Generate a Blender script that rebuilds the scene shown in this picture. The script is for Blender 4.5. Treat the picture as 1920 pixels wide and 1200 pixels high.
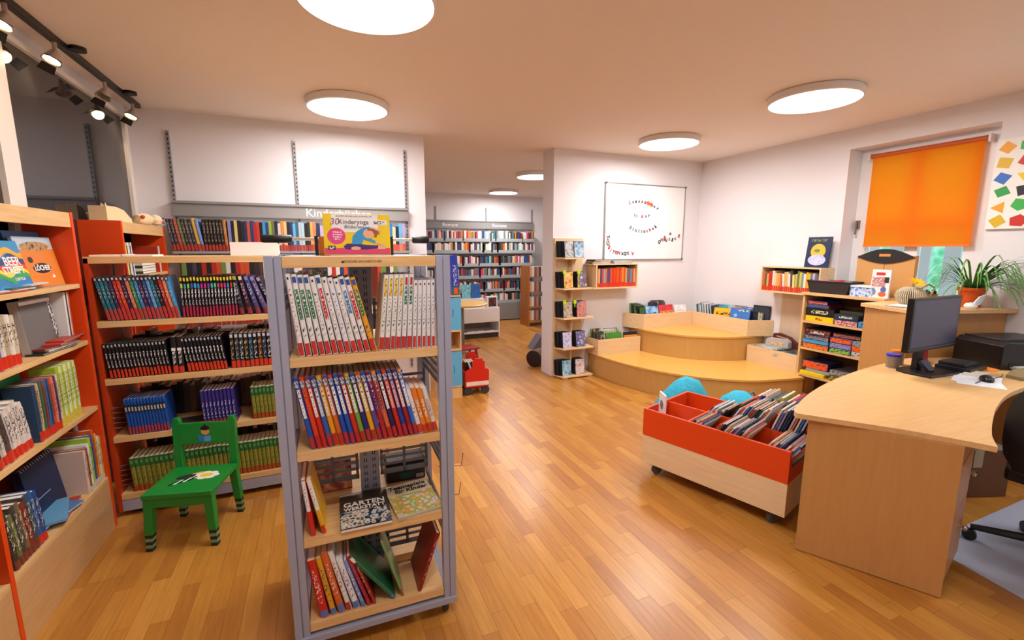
import bpy, math, random
import numpy as np
from mathutils import Matrix, Vector
R = math.radians
rnd = random.Random(7)
sc = bpy.context.scene
for o in list(bpy.data.objects): bpy.data.objects.remove(o)
C = sc.collection
# ------------------------------------------------------------------ camera
CH = 1.55; FPX = 848.0; PITCH = .1558; YAW = .4019
cam = bpy.data.cameras.new('camera'); cam.lens = FPX/1920*36; cam.sensor_width = 36; cam.clip_start = .05
co = bpy.data.objects.new('camera', cam); C.objects.link(co)
co.location = (0, 0, CH); co.rotation_euler = (math.pi/2-PITCH, 0, -YAW); sc.camera = co
# ------------------------------------------------------------------ world, exposure
sc.view_settings.view_transform = 'Standard'; sc.view_settings.look = 'None'
sc.view_settings.gamma = 1; sc.view_settings.use_curve_mapping = False
sc.view_settings.exposure = -1.05
LAMP_W = 62.0      # watts of every round ceiling panel
SPOT_W = 16.0
w = bpy.data.worlds.new('daylight'); sc.world = w; w.use_nodes = True
bg = w.node_tree.nodes['Background']; bg.inputs[0].default_value = (.82, .91, 1.0, 1); bg.inputs[1].default_value = 9.0
# ------------------------------------------------------------------ pixel helpers (1920x1200 photo)
fw = Vector((math.sin(YAW)*math.cos(PITCH), math.cos(YAW)*math.cos(PITCH), -math.sin(PITCH)))
rt = Vector((math.cos(YAW), -math.sin(YAW), 0)); upv = rt.cross(fw)
def ray(x, y): return fw+rt*((x-960)/FPX)-upv*((y-600)/FPX)
def onZ(x, y, z): d = ray(x, y); return Vector((0, 0, CH))+d*((z-CH)/d.z)
def onY(x, y, Y): d = ray(x, y); return Vector((0, 0, CH))+d*(Y/d.y)
def onX(x, y, X): d = ray(x, y); return Vector((0, 0, CH))+d*(X/d.x)
# ------------------------------------------------------------------ materials
def lin(h):
    h = h.lstrip('#'); c = [int(h[i:i+2], 16)/255 for i in (0, 2, 4)]
    return tuple([(x/12.92 if x <= .04045 else ((x+.055)/1.055)**2.4) for x in c])+(1,)
MC = {}
def mk(name):
    m = bpy.data.materials.new(name); m.use_nodes = True
    return m, m.node_tree, m.node_tree.nodes['Principled BSDF']
def P(hexc, rough=.45, metal=0.0, spec=.5):
    k = ('P', hexc, rough, metal, spec)
    if k not in MC:
        m, t, b = mk('plain_'+hexc); b.inputs['Base Color'].default_value = lin(hexc); b.inputs['Roughness'].default_value = rough
        b.inputs['Metallic'].default_value = metal; b.inputs['Specular IOR Level'].default_value = spec; MC[k] = m
    return MC[k]
def ramp(t, stops):
    r = t.nodes.new('ShaderNodeValToRGB'); e = r.color_ramp.elements
    while len(e) < len(stops): e.new(.5)
    for i, (p, h) in enumerate(stops): e[i].position = p; e[i].color = lin(h) if isinstance(h, str) else h
    return r
def coords(t, scale, kind='Object', loc=(0, 0, 0)):
    tc = t.nodes.new('ShaderNodeTexCoord'); mp = t.nodes.new('ShaderNodeMapping'); mp.inputs['Scale'].default_value = scale; mp.inputs['Location'].default_value = loc
    t.links.new(tc.outputs[kind], mp.inputs[0]); return mp.outputs[0]
def noise(t, vec, scale=5, detail=4, rough=.55):
    n = t.nodes.new('ShaderNodeTexNoise'); n.inputs['Scale'].default_value = scale; n.inputs['Detail'].default_value = detail; n.inputs['Roughness'].default_value = rough
    t.links.new(vec, n.inputs['Vector']); return n
def bump(t, b, src, dist=.002, strength=.3):
    bn = t.nodes.new('ShaderNodeBump'); bn.inputs['Strength'].default_value = strength; bn.inputs['Distance'].default_value = dist
    t.links.new(src, bn.inputs['Height']); t.links.new(bn.outputs[0], b.inputs['Normal'])
def grain(name, c1, c2, axis='X', rough=.38, coat=.0):
    if name in MC: return MC[name]
    m, t, b = mk(name); s = {'X': (1.2, 16, 16), 'Y': (16, 1.2, 16), 'Z': (16, 16, 1.2)}[axis]
    n = noise(t, coords(t, s), 3.0, 6, .6); r = ramp(t, [(.3, c1), (.7, c2)]); t.links.new(n.outputs[0], r.inputs[0])
    t.links.new(r.outputs[0], b.inputs['Base Color']); b.inputs['Roughness'].default_value = rough; b.inputs['Coat Weight'].default_value = coat
    bump(t, b, n.outputs[0], .0006, .15); MC[name] = m; return m
def art(c, scale=9, seed=0):
    k = ('art',)+tuple(c)+(scale, seed)
    if k in MC: return MC[k]
    m, t, b = mk('printed_picture'); v = coords(t, (1, 1, 1), 'Object', (seed*1.7, seed*.9, seed*2.3))
    n = noise(t, v, scale, 3, .6); vo = t.nodes.new('ShaderNodeTexVoronoi'); vo.inputs['Scale'].default_value = scale*2.2; t.links.new(v, vo.inputs['Vector'])
    mx = t.nodes.new('ShaderNodeMix'); mx.inputs[0].default_value = .45; t.links.new(n.outputs[0], mx.inputs[2]); t.links.new(vo.outputs[0], mx.inputs[3])
    r = ramp(t, [(.22+.5*i/max(1, len(c)-1), h) for i, h in enumerate(c)]); t.links.new(mx.outputs[0], r.inputs[0])
    t.links.new(r.outputs[0], b.inputs['Base Color']); b.inputs['Roughness'].default_value = .3; MC[k] = m; return m
def printed(paper, ink, scale=260, cut=.54, axis='Z'):
    k = ('print', paper, ink, scale, cut, axis)
    if k in MC: return MC[k]
    m, t, b = mk('small_print'); s = {'Z': (1, 1, .55), 'X': (.55, 1, 1)}[axis]
    n = noise(t, coords(t, s), scale, 1, .4); r = ramp(t, [(cut-.02, paper), (cut+.02, ink)]); t.links.new(n.outputs[0], r.inputs[0])
    t.links.new(r.outputs[0], b.inputs['Base Color']); b.inputs['Roughness'].default_value = .4; MC[k] = m; return m
def plaster(name, c, s=60, d=.0015):
    m, t, b = mk(name); v = coords(t, (1, 1, 1)); n = noise(t, v, s, 5, .6); b.inputs['Base Color'].default_value = lin(c); b.inputs['Roughness'].default_value = .85
    bump(t, b, n.outputs[0], d, .25); return m
def emis(name, c, s):
    m, t, b = mk(name); b.inputs['Emission Color'].default_value = c; b.inputs['Emission Strength'].default_value = s; b.inputs['Base Color'].default_value = (.8, .8, .8, 1); return m
BIRCH_X = grain('birch_x', '#d9a869', '#e9c48d', 'X'); BIRCH_Y = grain('birch_y', '#d9a869', '#e9c48d', 'Y'); BIRCH_Z = grain('birch_z', '#d8aa6f', '#e6c18c', 'Z')
PALE_X = grain('pale_birch_x', '#e3c091', '#ecd0a6', 'X'); PALE_Z = grain('pale_birch_z', '#e2bf90', '#ebcfa5', 'Z'); PALE_Y = grain('pale_birch_y', '#e3c091', '#ecd0a6', 'Y')
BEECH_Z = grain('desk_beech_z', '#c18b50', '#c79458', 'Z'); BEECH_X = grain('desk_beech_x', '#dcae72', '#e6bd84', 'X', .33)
STEP = grain('step_laminate', '#dda952', '#e2b05c', 'X', .3); STEPF = grain('step_front', '#cc9d58', '#d1a45f', 'Z', .4)
ORANGE = P('#e2480e', .4); BINORANGE = P('#de4410', .35); STEEL = P('#a9b0c6', .38, .25); STEELD = P('#6d7180', .4, .4); GREYM = P('#8e8c8c', .45, .2)
BLACK = P('#131315', .4); WHITEP = P('#f2f0ee', .6); PAPER = P('#efe9dc', .75); CHROME = P('#d8dade', .15, 1.0); DARK = P('#2a2526', .6); RUBBER = P('#3b3b3d', .7)
WALL = plaster('wall_paint', '#e7e3e6'); CEIL = plaster('ceiling_paint', '#efe3da')
# ------------------------------------------------------------------ mesh builder
class MB:
    def __init__(s): s.v = []; s.f = []; s.mi = []
    def add(s, vs, fs, m=0, M=None):
        n = len(s.v); s.v += [tuple(M @ Vector(p)) if M else tuple(p) for p in vs]
        s.f += [tuple(i+n for i in f) for f in fs]; s.mi += [m]*len(fs); return s
    def box(s, x0, y0, z0, x1, y1, z1, m=0, M=None):
        return s.add([(x0, y0, z0), (x1, y0, z0), (x1, y1, z0), (x0, y1, z0), (x0, y0, z1), (x1, y0, z1), (x1, y1, z1), (x0, y1, z1)],
                     [(0, 3, 2, 1), (4, 5, 6, 7), (0, 1, 5, 4), (1, 2, 6, 5), (2, 3, 7, 6), (3, 0, 4, 7)], m, M)
    def prism(s, poly, z0, z1, m=0, M=None):
        a = sum(poly[i][0]*poly[(i+1) % len(poly)][1]-poly[(i+1) % len(poly)][0]*poly[i][1] for i in range(len(poly)))
        if a < 0: poly = poly[::-1]
        n = len(poly); vs = [(x, y, z0) for x, y in poly]+[(x, y, z1) for x, y in poly]
        fs = [tuple(range(n-1, -1, -1)), tuple(range(n, 2*n))]+[(i, (i+1) % n, n+(i+1) % n, n+i) for i in range(n)]
        return s.add(vs, fs, m, M)
    def lathe(s, prof, n=24, m=0, M=None):
        vs = []; fs = []; k = len(prof)
        for i in range(n):
            a = 2*math.pi*i/n; vs += [(r*math.cos(a), r*math.sin(a), z) for r, z in prof]
        for i in range(n):
            j = (i+1) % n
            for q in range(k-1): fs.append((i*k+q, j*k+q, j*k+q+1, i*k+q+1))
        if prof[0][0] > 1e-5: fs.append(tuple(i*k for i in range(n-1, -1, -1)))
        if prof[-1][0] > 1e-5: fs.append(tuple(i*k+k-1 for i in range(n)))
        return s.add(vs, fs, m, M)
    def tube(s, pts, r, n=8, m=0, M=None):
        pts = [Vector(p) for p in pts]; vs = []; fs = []; rr = r if isinstance(r, (list, tuple)) else [r]*len(pts)
        for i, p in enumerate(pts):
            d = (pts[min(i+1, len(pts)-1)]-pts[max(i-1, 0)]).normalized(); a = d.orthogonal().normalized() if i == 0 else (a-d*a.dot(d)).normalized(); b = d.cross(a)
            vs += [tuple(p+a*rr[i]*math.cos(2*math.pi*k/n)+b*rr[i]*math.sin(2*math.pi*k/n)) for k in range(n)]
        for i in range(len(pts)-1):
            for k in range(n): fs.append((i*n+k, i*n+(k+1) % n, (i+1)*n+(k+1) % n, (i+1)*n+k))
        fs += [tuple(range(n-1, -1, -1)), tuple(range((len(pts)-1)*n, len(pts)*n))]
        return s.add(vs, fs, m, M)
    def ribbon(s, pts, ws, m=0, t=.0006):
        pts = [Vector(p) for p in pts]; vs = []; fs = []
        for i, p in enumerate(pts):
            d = (pts[min(i+1, len(pts)-1)]-pts[max(i-1, 0)]).normalized(); sd = d.cross(Vector((0, 0, 1)))
            sd = sd.normalized() if sd.length > 1e-4 else Vector((1, 0, 0)); nn = sd.cross(d)
            vs += [tuple(p-sd*ws[i]), tuple(p+nn*t-sd*ws[i]*.1), tuple(p+sd*ws[i]), tuple(p-nn*t)]
        for i in range(len(pts)-1):
            for k in range(4): fs.append((i*4+k, i*4+(k+1) % 4, i*4+4+(k+1) % 4, i*4+4+k))
        return s.add(vs, fs, m)
    def mesh(s, name, mats):
        me = bpy.data.meshes.new(name); me.from_pydata(s.v, [], s.f)
        for m in (mats if isinstance(mats, (list, tuple)) else [mats]): me.materials.append(m)
        me.polygons.foreach_set('material_index', s.mi); me.update(); return me
    def build(s, name, mats, parent=None, loc=(0, 0, 0), rz=0, bev=0, smooth=False):
        return link(name, s.mesh(name, mats), parent, loc, rz, bev, smooth)
def link(name, me, parent=None, loc=(0, 0, 0), rz=0, bev=0, smooth=False):
    o = bpy.data.objects.new(name, me); C.objects.link(o); o.location = loc; o.rotation_euler = (0, 0, rz)
    if parent: o.parent = parent
    if bev:
        b = o.modifiers.new('edge', 'BEVEL'); b.width = bev; b.segments = 2; b.limit_method = 'ANGLE'
    if smooth:
        for p in me.polygons: p.use_smooth = True
        try: me.set_sharp_from_angle(angle=R(40))
        except Exception: pass
    return o
def bx(*a): return MB().box(*a)
def tag(o, label, cat, group=None, kind=None):
    o['label'] = label; o['category'] = cat
    if group: o['group'] = group
    if kind: o['kind'] = kind
    return o
def empty(name, loc, rz, label, cat, group=None):
    o = bpy.data.objects.new(name, None); o.empty_display_size = .05; C.objects.link(o); o.location = loc; o.rotation_euler = (0, 0, rz); return tag(o, label, cat, group)
def struct(o): o['kind'] = 'structure'; return o
def text(body, size, mat, parent, M, depth=.0006, align='CENTER', name='lettering', bold=0, shear=0):
    cu = bpy.data.curves.new('t', 'FONT'); cu.body = body; cu.size = size; cu.extrude = depth; cu.align_x = align; cu.align_y = 'CENTER'; cu.offset = bold; cu.shear = shear; cu.resolution_u = 3
    t = bpy.data.objects.new('t', cu); C.objects.link(t); dg = bpy.context.evaluated_depsgraph_get()
    me = bpy.data.meshes.new_from_object(t.evaluated_get(dg)); bpy.data.objects.remove(t); bpy.data.curves.remove(cu)
    me.materials.clear(); me.materials.append(mat); me.transform(M); return link(name, me, parent)
FRONT = Matrix.Rotation(R(90), 4, 'X')          # text reads towards local -Y
def TM(x, y, z, tilt=0): return Matrix.Translation((x, y, z)) @ Matrix.Rotation(tilt, 4, 'Y') @ FRONT
ORD = 'zeroth first second third fourth fifth sixth seventh eighth ninth tenth eleventh twelfth thirteenth fourteenth fifteenth sixteenth seventeenth eighteenth nineteenth twentieth'.split()
def ordn(n):
    if n <= 20: return ORD[n]
    t = {2: 'twenty', 3: 'thirty', 4: 'forty', 5: 'fifty'}[n//10]
    return (t[:-1]+'ieth') if n % 10 == 0 else t+'-'+ORD[n % 10]
# ------------------------------------------------------------------ room shell
CEI = 2.69; LX = -1.37; RX = 4.8; BY = 4.79; BT = .27; FARY = 9.38; REAR = -1.5; FXL = .3; FXR = 5.4
floor = struct(bx(LX-.1, REAR-.1, -.06, FXR+.1, FARY+.1, -.012).build('floor', P('#8a5a2c', .5)))
struct(bx(LX-.1, REAR-.1, CEI, FXR+.1, FARY+.1, CEI+.1).build('ceiling', CEIL))
struct(bx(LX-.12, REAR, -.01, LX, BY, CEI).build('wall_left', WALL))
b = MB(); b.box(LX-.12, BY, -.01, 1.06, BY+BT, CEI); struct(b.build('wall_back', WALL))
struct(bx(2.56, BY, -.01, RX, BY+BT, CEI).build('wall_partition', WALL))
struct(bx(LX-.1, REAR-.1, -.01, RX+.3, REAR, CEI).build('wall_rear', WALL))
struct(bx(FXL-.5, FARY, -.01, FXR, FARY+.1, CEI).build('wall_far', WALL))
struct(bx(FXL-.1, BY+BT, -.01, FXL, FARY, CEI).build('wall_far_left', WALL))
struct(bx(FXR-.1, BY+BT, -.01, FXR, FARY, CEI).build('wall_far_right', WALL))
# right wall with the blind window niche and a second window nearer the viewer
NY0, NY1, NZ0, NZ1 = 1.86, 2.93, 1.02, 2.50; SY0, SY1, SZ0, SZ1 = -.75, .75, .95, 2.4
b = MB(); T = .34
for (y0, y1, z0, z1) in ((REAR, SY0, -.01, CEI), (SY0, SY1, -.01, SZ0), (SY0, SY1, SZ1, CEI), (SY1, NY0, -.01, CEI), (NY0, NY1, -.01, NZ0), (NY0, NY1, NZ1, CEI), (NY1, BY+BT, -.01, CEI)):
    b.box(RX, y0, z0, RX+T, y1, z1)
struct(b.build('wall_right', WALL))
def window(name, y0, y1, z0, z1, xs):
    f = MB(); x0, x1 = RX+.2, RX+.26; e = .1; a0, a1, m2 = (.2, .13, .05) if xs else (.07, .07, .04)
    f.box(x0, y0, z0, x1, y0+a0, z1); f.box(x0, y1-a1, z0, x1, y1, z1); f.box(x0, y0+a0, z0, x1, y1-a1, z0+e); f.box(x0, y0+a0, z1-e, x1, y1-a1, z1)
    ym = (y0+a0+y1-a1)/2
    for (a, c) in xs: f.box(x0, y0+a0, a, x1, ym-m2, c); f.box(x0, ym+m2, a, x1, y1-a1, c)
    f.box(x0, ym-m2, z0+e, x1, ym+m2, z1-e)
    o = struct(f.build(name, P('#efeeee', .35)))
    gm, t, bb = mk('window_glass'); bb.inputs['Transmission Weight'].default_value = 1; bb.inputs['Roughness'].default_value = 0; bb.inputs['IOR'].default_value = 1.01; bb.inputs['Base Color'].default_value = (1, 1, 1, 1)
    for (a, c) in ((y0+a0, ym-m2), (ym+m2, y1-a1)): bx(RX+.228, a, z0+e, RX+.232, c, z1-e).build('pane', gm, o)
    return o
w1 = window('window_1', NY0, NY1, NZ0, NZ1, [(1.74, 1.84)])
window('window_2', SY0, SY1, SZ0, SZ1, [])
h = MB(); h.box(RX+.17, NY1-.05, 1.75, RX+.2, NY1-.02, 1.83); h.tube([(RX+.16, NY1-.035, 1.81), (RX+.16, NY1-.035, 1.69)], .009); h.build('window_handle', P('#8a7470', .3, .6), w1)
for (y0, y1, z0, z1) in ((NY0, NY1, NZ0, NZ1), (SY0, SY1, SZ0, SZ1)):
    l = bpy.data.lights.new('window_portal', 'AREA'); l.shape = 'RECTANGLE'; l.size = z1-z0; l.size_y = y1-y0; l.cycles.is_portal = True
    lo = bpy.data.objects.new('window_portal', l); C.objects.link(lo); lo.location = (RX+.3, (y0+y1)/2, (z0+z1)/2); lo.rotation_euler = (0, R(90), 0)
# parquet: strips run along Y, 300 nearest single, the rest joined
def parquet_mat():
    m, t, b = mk('oak_parquet'); oi = t.nodes.new('ShaderNodeObjectInfo'); ge = t.nodes.new('ShaderNodeNewGeometry')
    ad = t.nodes.new('ShaderNodeMath'); ad.operation = 'ADD'; t.links.new(oi.outputs['Random'], ad.inputs[0]); t.links.new(ge.outputs['Random Per Island'], ad.inputs[1])
    fr = t.nodes.new('ShaderNodeMath'); fr.operation = 'FRACT'; t.links.new(ad.outputs[0], fr.inputs[0])
    cr = ramp(t, [(0, '#ac6f2e'), (.3, '#b97c33'), (.7, '#c18638'), (1, '#ca9043')]); t.links.new(fr.outputs[0], cr.inputs[0])
    tc = t.nodes.new('ShaderNodeNewGeometry'); mp = t.nodes.new('ShaderNodeMapping'); mp.inputs['Scale'].default_value = (22, 1.4, 1); t.links.new(tc.outputs['Position'], mp.inputs[0])
    n = noise(t, mp.outputs[0], 3, 6, .65); r2 = ramp(t, [(.3, (.78, .76, .72, 1)), (.65, (1.06, 1.05, 1.03, 1))]); t.links.new(n.outputs[0], r2.inputs[0])
    mx = t.nodes.new('ShaderNodeMix'); mx.data_type = 'RGBA'; mx.blend_type = 'MULTIPLY'; mx.inputs[0].default_value = 1; t.links.new(cr.outputs[0], mx.inputs[6]); t.links.new(r2.outputs[0], mx.inputs[7])
    t.links.new(mx.outputs[2], b.inputs['Base Color']); b.inputs['Roughness'].default_value = .33; b.inputs['Coat Weight'].default_value = .1; b.inputs['Coat Roughness'].default_value = .2
    bump(t, b, n.outputs[0], .0005, .08); return m
PARQ = parquet_mat(); PW = .07; planks = []
i = 0; x = LX
while x < FXR-.1:
    y = REAR+rnd.uniform(-.5, 0)
    while y < FARY:
        l = rnd.choice((.38, .45, .5, .5, .56, .62)); planks.append((x, max(y, REAR), min(x+PW, FXR-.1), min(y+l, FARY))); y += l
    x += PW; i += 1
def seen(p):
    c = Vector(((p[0]+p[2])/2, (p[1]+p[3])/2, 0-CH)); d = c.dot(fw)
    if d < .5: return 99
    u, v = 960+FPX*c.dot(rt)/d, 600-FPX*c.dot(upv)/d
    hid = (-.16 < p[0] < .46 and 1.66 < p[1] < 2.2) or u < 60 or u > 1930 or v > 1260 or (p[0] < .5 and p[1] > 2.95) or (p[0] > 3.3 and p[1] > 2.6)
    return 99 if hid else c.length
planks.sort(key=seen); rest = MB(); pc = {}
for k, (x0, y0, x1, y1) in enumerate(planks):
    if k < 290:
        key = (round(x1-x0, 3), round(y1-y0, 3))
        if key not in pc: pc[key] = bx(.0004, .0004, -.012, x1-x0-.0004, y1-y0-.0004, 0).mesh('plank', PARQ)
        link('plank', pc[key], floor, (x0, y0, rnd.uniform(-.0004, 0)))
    else: rest.box(x0+.0004, y0+.0004, -.012, x1-.0004, y1-.0004, rnd.uniform(-.0004, 0))
o = rest.build('parquet_field', PARQ, floor); o['kind'] = 'stuff'
# ------------------------------------------------------------------ ceiling lamps
RIM = P('#e9e6e4', .4); GLOW = emis('lamp_diffuser', (1, .97, .93, 1), 9.0)
def lamp(x, y, label, r=.31, p=1):
    t = empty('ceiling_lamp', (x, y, CEI), 0, label, 'lamp', 'round ceiling lamps')
    MB().lathe([(r-.02, 0), (r, -.004), (r, -.05), (r-.012, -.055), (r-.012, -.046)], 48).build('housing', RIM, t, smooth=True)
    MB().lathe([(0, -.047), (r-.012, -.047), (r-.012, -.044), (0, -.044)], 48).build('diffuser', GLOW, t)
    L = bpy.data.lights.new('lamp_light', 'AREA'); L.shape = 'DISK'; L.size = 2*r-.04; L.energy = LAMP_W*p; L.color = (1, .965, .95)
    lo = bpy.data.objects.new('lamp_light', L); C.objects.link(lo); lo.parent = t; lo.location = (0, 0, -.058)
lamp(.27, 2.30, 'round white ceiling lamp cut off by the top of the picture'); lamp(.29, 4.0, 'round white ceiling lamp above the yellow yoga box')
lamp(3.49, 2.43, 'round white ceiling lamp nearest the orange blind'); lamp(3.48, 3.96, 'round white ceiling lamp in front of the whiteboard')
lamp(3.45, 8.55, 'round white ceiling lamp over the far shelves', .29); lamp(3.15, 6.5, 'round white ceiling lamp half hidden by the partition edge', .29)
lamp(.27, .6, 'round white ceiling lamp behind the viewer on the left', p=.6); lamp(3.49, .7, 'round white ceiling lamp behind the viewer over the desk', p=.45)
# track with spots
t = tag(bx(-1.262, 1.2, CEI-.035, -1.228, 4.68, CEI-.002).build('light_track', BLACK), 'black ceiling track carrying spotlights along the left wall', 'light track')
for y in (2.2, 3.55, 4.35): MB().lathe([(0, 0), (.04, 0), (.04, -.02), (0, -.02)], 20, 0, Matrix.Translation((.05, y-2.9, -.0))).build('track_mount', BLACK, t, (-1.245, 2.9, CEI))
SPOTGLOW = emis('spot_bulb', (1, .8, .5, 1), 30)
def spot(y, lab, on, ax=.25):
    s = empty('track_spotlight', (-1.245, y, CEI-.035), 0, lab, 'spotlight', 'spotlights on the left track')
    MB().tube([(0, 0, 0), (0, 0, -.055)], .011).build('stem', P('#b8a79c', .4, .4), s)
    Mx = Matrix.Translation((0, 0, -.05)) @ Matrix.Rotation(R(-22), 4, 'X') @ Matrix.Rotation(R(14), 4, 'Y')
    MB().lathe([(.012, .012), (.02, 0), (.04, -.05), (.043, -.06), (.037, -.058), (.034, -.05)], 20, 0, Mx).build('lamp_head', P('#c9b9ac', .35, .5), s, smooth=True)
    MB().lathe([(0, -.05), (.034, -.05), (.034, -.047), (0, -.047)], 20, 0, Mx).build('bulb', SPOTGLOW if on else P('#cfc6ba', .2, .5), s)
    for a in (0, 180): MB().add([(-.03, .045, -.058), (.03, .045, -.058), (.036, .085, -.085), (-.036, .085, -.085), (-.03, .045, -.0595), (.03, .045, -.0595), (.036, .085, -.0865), (-.036, .085, -.0865)], [(0, 1, 2, 3), (7, 6, 5, 4), (0, 4, 5, 1), (1, 5, 6, 2), (2, 6, 7, 3), (3, 7, 4, 0)], 0, Mx @ Matrix.Rotation(R(a+35), 4, 'Z')).build('barn_door', BLACK, s)
    if on:
        L = bpy.data.lights.new('spot_light', 'SPOT'); L.energy = SPOT_W; L.color = (1, .72, .42); L.spot_size = R(120); L.spot_blend = .9; L.shadow_soft_size = .035
        lo = bpy.data.objects.new('spot_light', L); C.objects.link(lo); lo.parent = s; lo.matrix_local = Mx @ Matrix.Translation((0, 0, -.064))
spot(2.98, 'spotlight at the picture edge, nearest on the left track', True); spot(3.41, 'lit spotlight with black flaps, second on the left track', True)
spot(4.05, 'spotlight showing its half-lit bulb, third on the left track', False); spot(4.55, 'glowing spotlight at the far end of the left track', True)
# glazing in the left wall
g, t_, b_ = mk('dark_glass'); b_.inputs['Base Color'].default_value = lin('#1f2024'); b_.inputs['Roughness'].default_value = .04; b_.inputs['Specular IOR Level'].default_value = .9
w3 = MB()
for (y0, y1) in ((2.98, 3.12), (4.64, 4.70)): w3.box(LX, y0, 1.2, LX+.035, y1, 2.6)
w3.box(LX, 1.6, 2.57, LX+.035, 4.70, 2.60); w3 = struct(w3.build('window_3', P('#eae4df', .4)))
bx(LX+.004, 3.12, 1.2, LX+.012, 4.64, 2.57).build('pane', g, w3); bx(LX+.004, 1.6, 1.2, LX+.012, 2.98, 2.57).build('pane', g, w3)
# outside the blind window
tag(bx(6.3, -.6, -.5, 6.5, 5.2, 3.2).build('garden_hedge', art(('#4aa878', '#8fe0b8', '#d8ffe8'), 5)), 'green hedge glimpsed outside under the orange blind', 'hedge')
fe = empty('slat_fence', (5.75, 2.3, -.5), 0, 'grey upright slat fence outside the window below the blind', 'fence')
for k in range(14): bx(0, -1.6+k*.24, 0, .03, -1.6+k*.24+.13, 2.6).build('slat', P('#c6c9d2', .6), fe)
bx(.03, -1.7, 2.2, .06, 1.9, 2.28).build('rail', P('#c6c9d2', .6), fe)
# orange roller blind
def cloth():
    m, t, b = mk('orange_blind_cloth'); out = t.nodes['Material Output']; tr = t.nodes.new('ShaderNodeBsdfTranslucent'); tr.inputs[0].default_value = lin('#ffc040')
    b.inputs['Base Color'].default_value = lin('#ff9a1c'); b.inputs['Roughness'].default_value = .8; mx = t.nodes.new('ShaderNodeMixShader'); mx.inputs[0].default_value = .62
    t.links.new(b.outputs[0], mx.inputs[1]); t.links.new(tr.outputs[0], mx.inputs[2]); t.links.new(mx.outputs[0], out.inputs[0]); return m
BX = RX+.15; pA = onX(1638, 296, BX); pB = onX(1850, 256, BX); zb = 1.575
bl = empty('roller_blind', (BX, pB.y, zb), 0, 'orange roller blind pulled down over the window', 'blind')
LB = pA.y-pB.y; HB = pA.z-zb
bx(0, 0, 0, .0015, LB, HB).build('cloth', cloth(), bl); MB().tube([(.012, -.02, HB+.012), (.012, LB+.02, HB+.012)], .022, 14).build('roller', P('#c2571b', .5), bl)
bx(-.006, 0, -.004, .008, LB, .018).build('bottom_bar', P('#f07a18', .5), bl)
for yy in (-.035, LB+.02): bx(-.02, yy, HB-.02, .045, yy+.015, HB+.04).build('bracket', P('#e8e2dd', .4), bl)
# ------------------------------------------------------------------ books
CN = {}
def cname(h):
    h = h.lstrip('#'); r, g, b = [int(h[i:i+2], 16) for i in (0, 2, 4)]; mx, mn = max(r, g, b), min(r, g, b)
    if mx < 60: return 'black'
    if mx-mn < 28: return 'white' if mx > 205 else ('grey' if mx > 90 else 'dark grey')
    import colorsys
    hh, s, v = colorsys.rgb_to_hsv(r/255, g/255, b/255); hh *= 360
    n = 'red' if hh < 14 or hh > 345 else 'orange' if hh < 38 else 'yellow' if hh < 62 else 'lime' if hh < 90 else 'green' if hh < 160 else 'teal' if hh < 195 else 'blue' if hh < 248 else 'purple' if hh < 300 else 'pink'
    if v < .42: n = 'dark '+n
    elif s < .3: n = 'pale '+n
    return n
BM = {}
def cover_mesh(t, h, d, mat):
    k = (round(t, 3), round(h, 3), round(d, 2), mat.name)
    if k not in BM:
        e = .0022; f = min(.0055, t*.3)
        BM[k] = MB().prism([(-t/2, d), (-t/2, f), (-t/4, 0), (t/4, 0), (t/2, f), (t/2, d), (t/2-e, d), (t/2-e, f+.002), (-t/2+e, f+.002), (-t/2+e, d)], 0, h).mesh('book', mat)
    return BM[k]
def strip_mesh(t, z0, z1, wf, mat, name):
    k = (name, round(t, 3), round(z0, 3), round(z1, 3), wf, mat.name)
    if k not in BM: BM[k] = (MB().prism([(-t*.46, .0045), (-t*.25, -.0007), (t*.25, -.0007), (t*.46, .0045)], z0, z1) if wf >= 1 else bx(-t*wf/2, -.0011, z0, t*wf/2, .002, z1)).mesh(name, mat)
    return BM[k]
NB = [0]; STF = [False]; SB = MB(); SBM = []
def smi(m):
    if m not in SBM: SBM.append(m)
    return SBM.index(m)
def book(O, rz, t, h, d, st, label, lean=0, tilt=0, cat='book', group=None):
    sgn = math.sin(abs(lean))*t/2
    MW = Matrix.Translation(Vector(O)+Vector((0, 0, sgn+.0005))) @ Matrix.Rotation(rz, 4, 'Z') @ Matrix.Rotation(lean, 4, 'Y') @ Matrix.Rotation(tilt, 4, 'X')
    if STF[0]:                                   # small far books beyond the 300 largest: joined
        SB.box(-t/2, .002, 0, t/2, d, h, smi(P(st['c'], .35)), MW); SB.box(-t/2+.002, .006, h, t/2-.002, d-.002, h+.0004, smi(PAPER), MW)
        for (nm, z0, z1, wf, mat) in st.get('s', ()): SB.box(-t*min(wf, .86)/2, .001, z0*h+.002, t*min(wf, .86)/2, .01, z1*h+rnd.choice((0, .003, .006)), smi(mat), MW)
        return None
    o = link('book', cover_mesh(t, h, d, P(st['c'], .35))); o.matrix_world = MW
    tag(o, label, cat, group); k = ('pages', round(t, 3), round(h, 3), round(d, 2))
    if k not in BM: BM[k] = bx(-t/2+.0022, .006, .003, t/2-.0022, d-.003, h-.003).mesh('page_block', PAPER)
    link('page_block', BM[k], o)
    for (nm, z0, z1, wf, mat) in st.get('s', ()): link(nm, strip_mesh(t, z0*h+(.003 if z0 == 0 else 0), z1*h+(rnd.choice((-.003, 0, .002, .004)) if z0 == 0 else 0), wf, mat, nm), o)
    NB[0] += 1; return o
class Fr:      # a shelf frame: local x along the shelf, local y away from the viewer
    def __init__(s, O, rz, wall=False): s.wall = wall; s.O = Vector(O); s.rz = rz; s.m = Matrix.Rotation(rz, 3, 'Z')
    def at(s, x, y=0, z=0): return s.O+s.m @ Vector((x, y, z))
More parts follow.
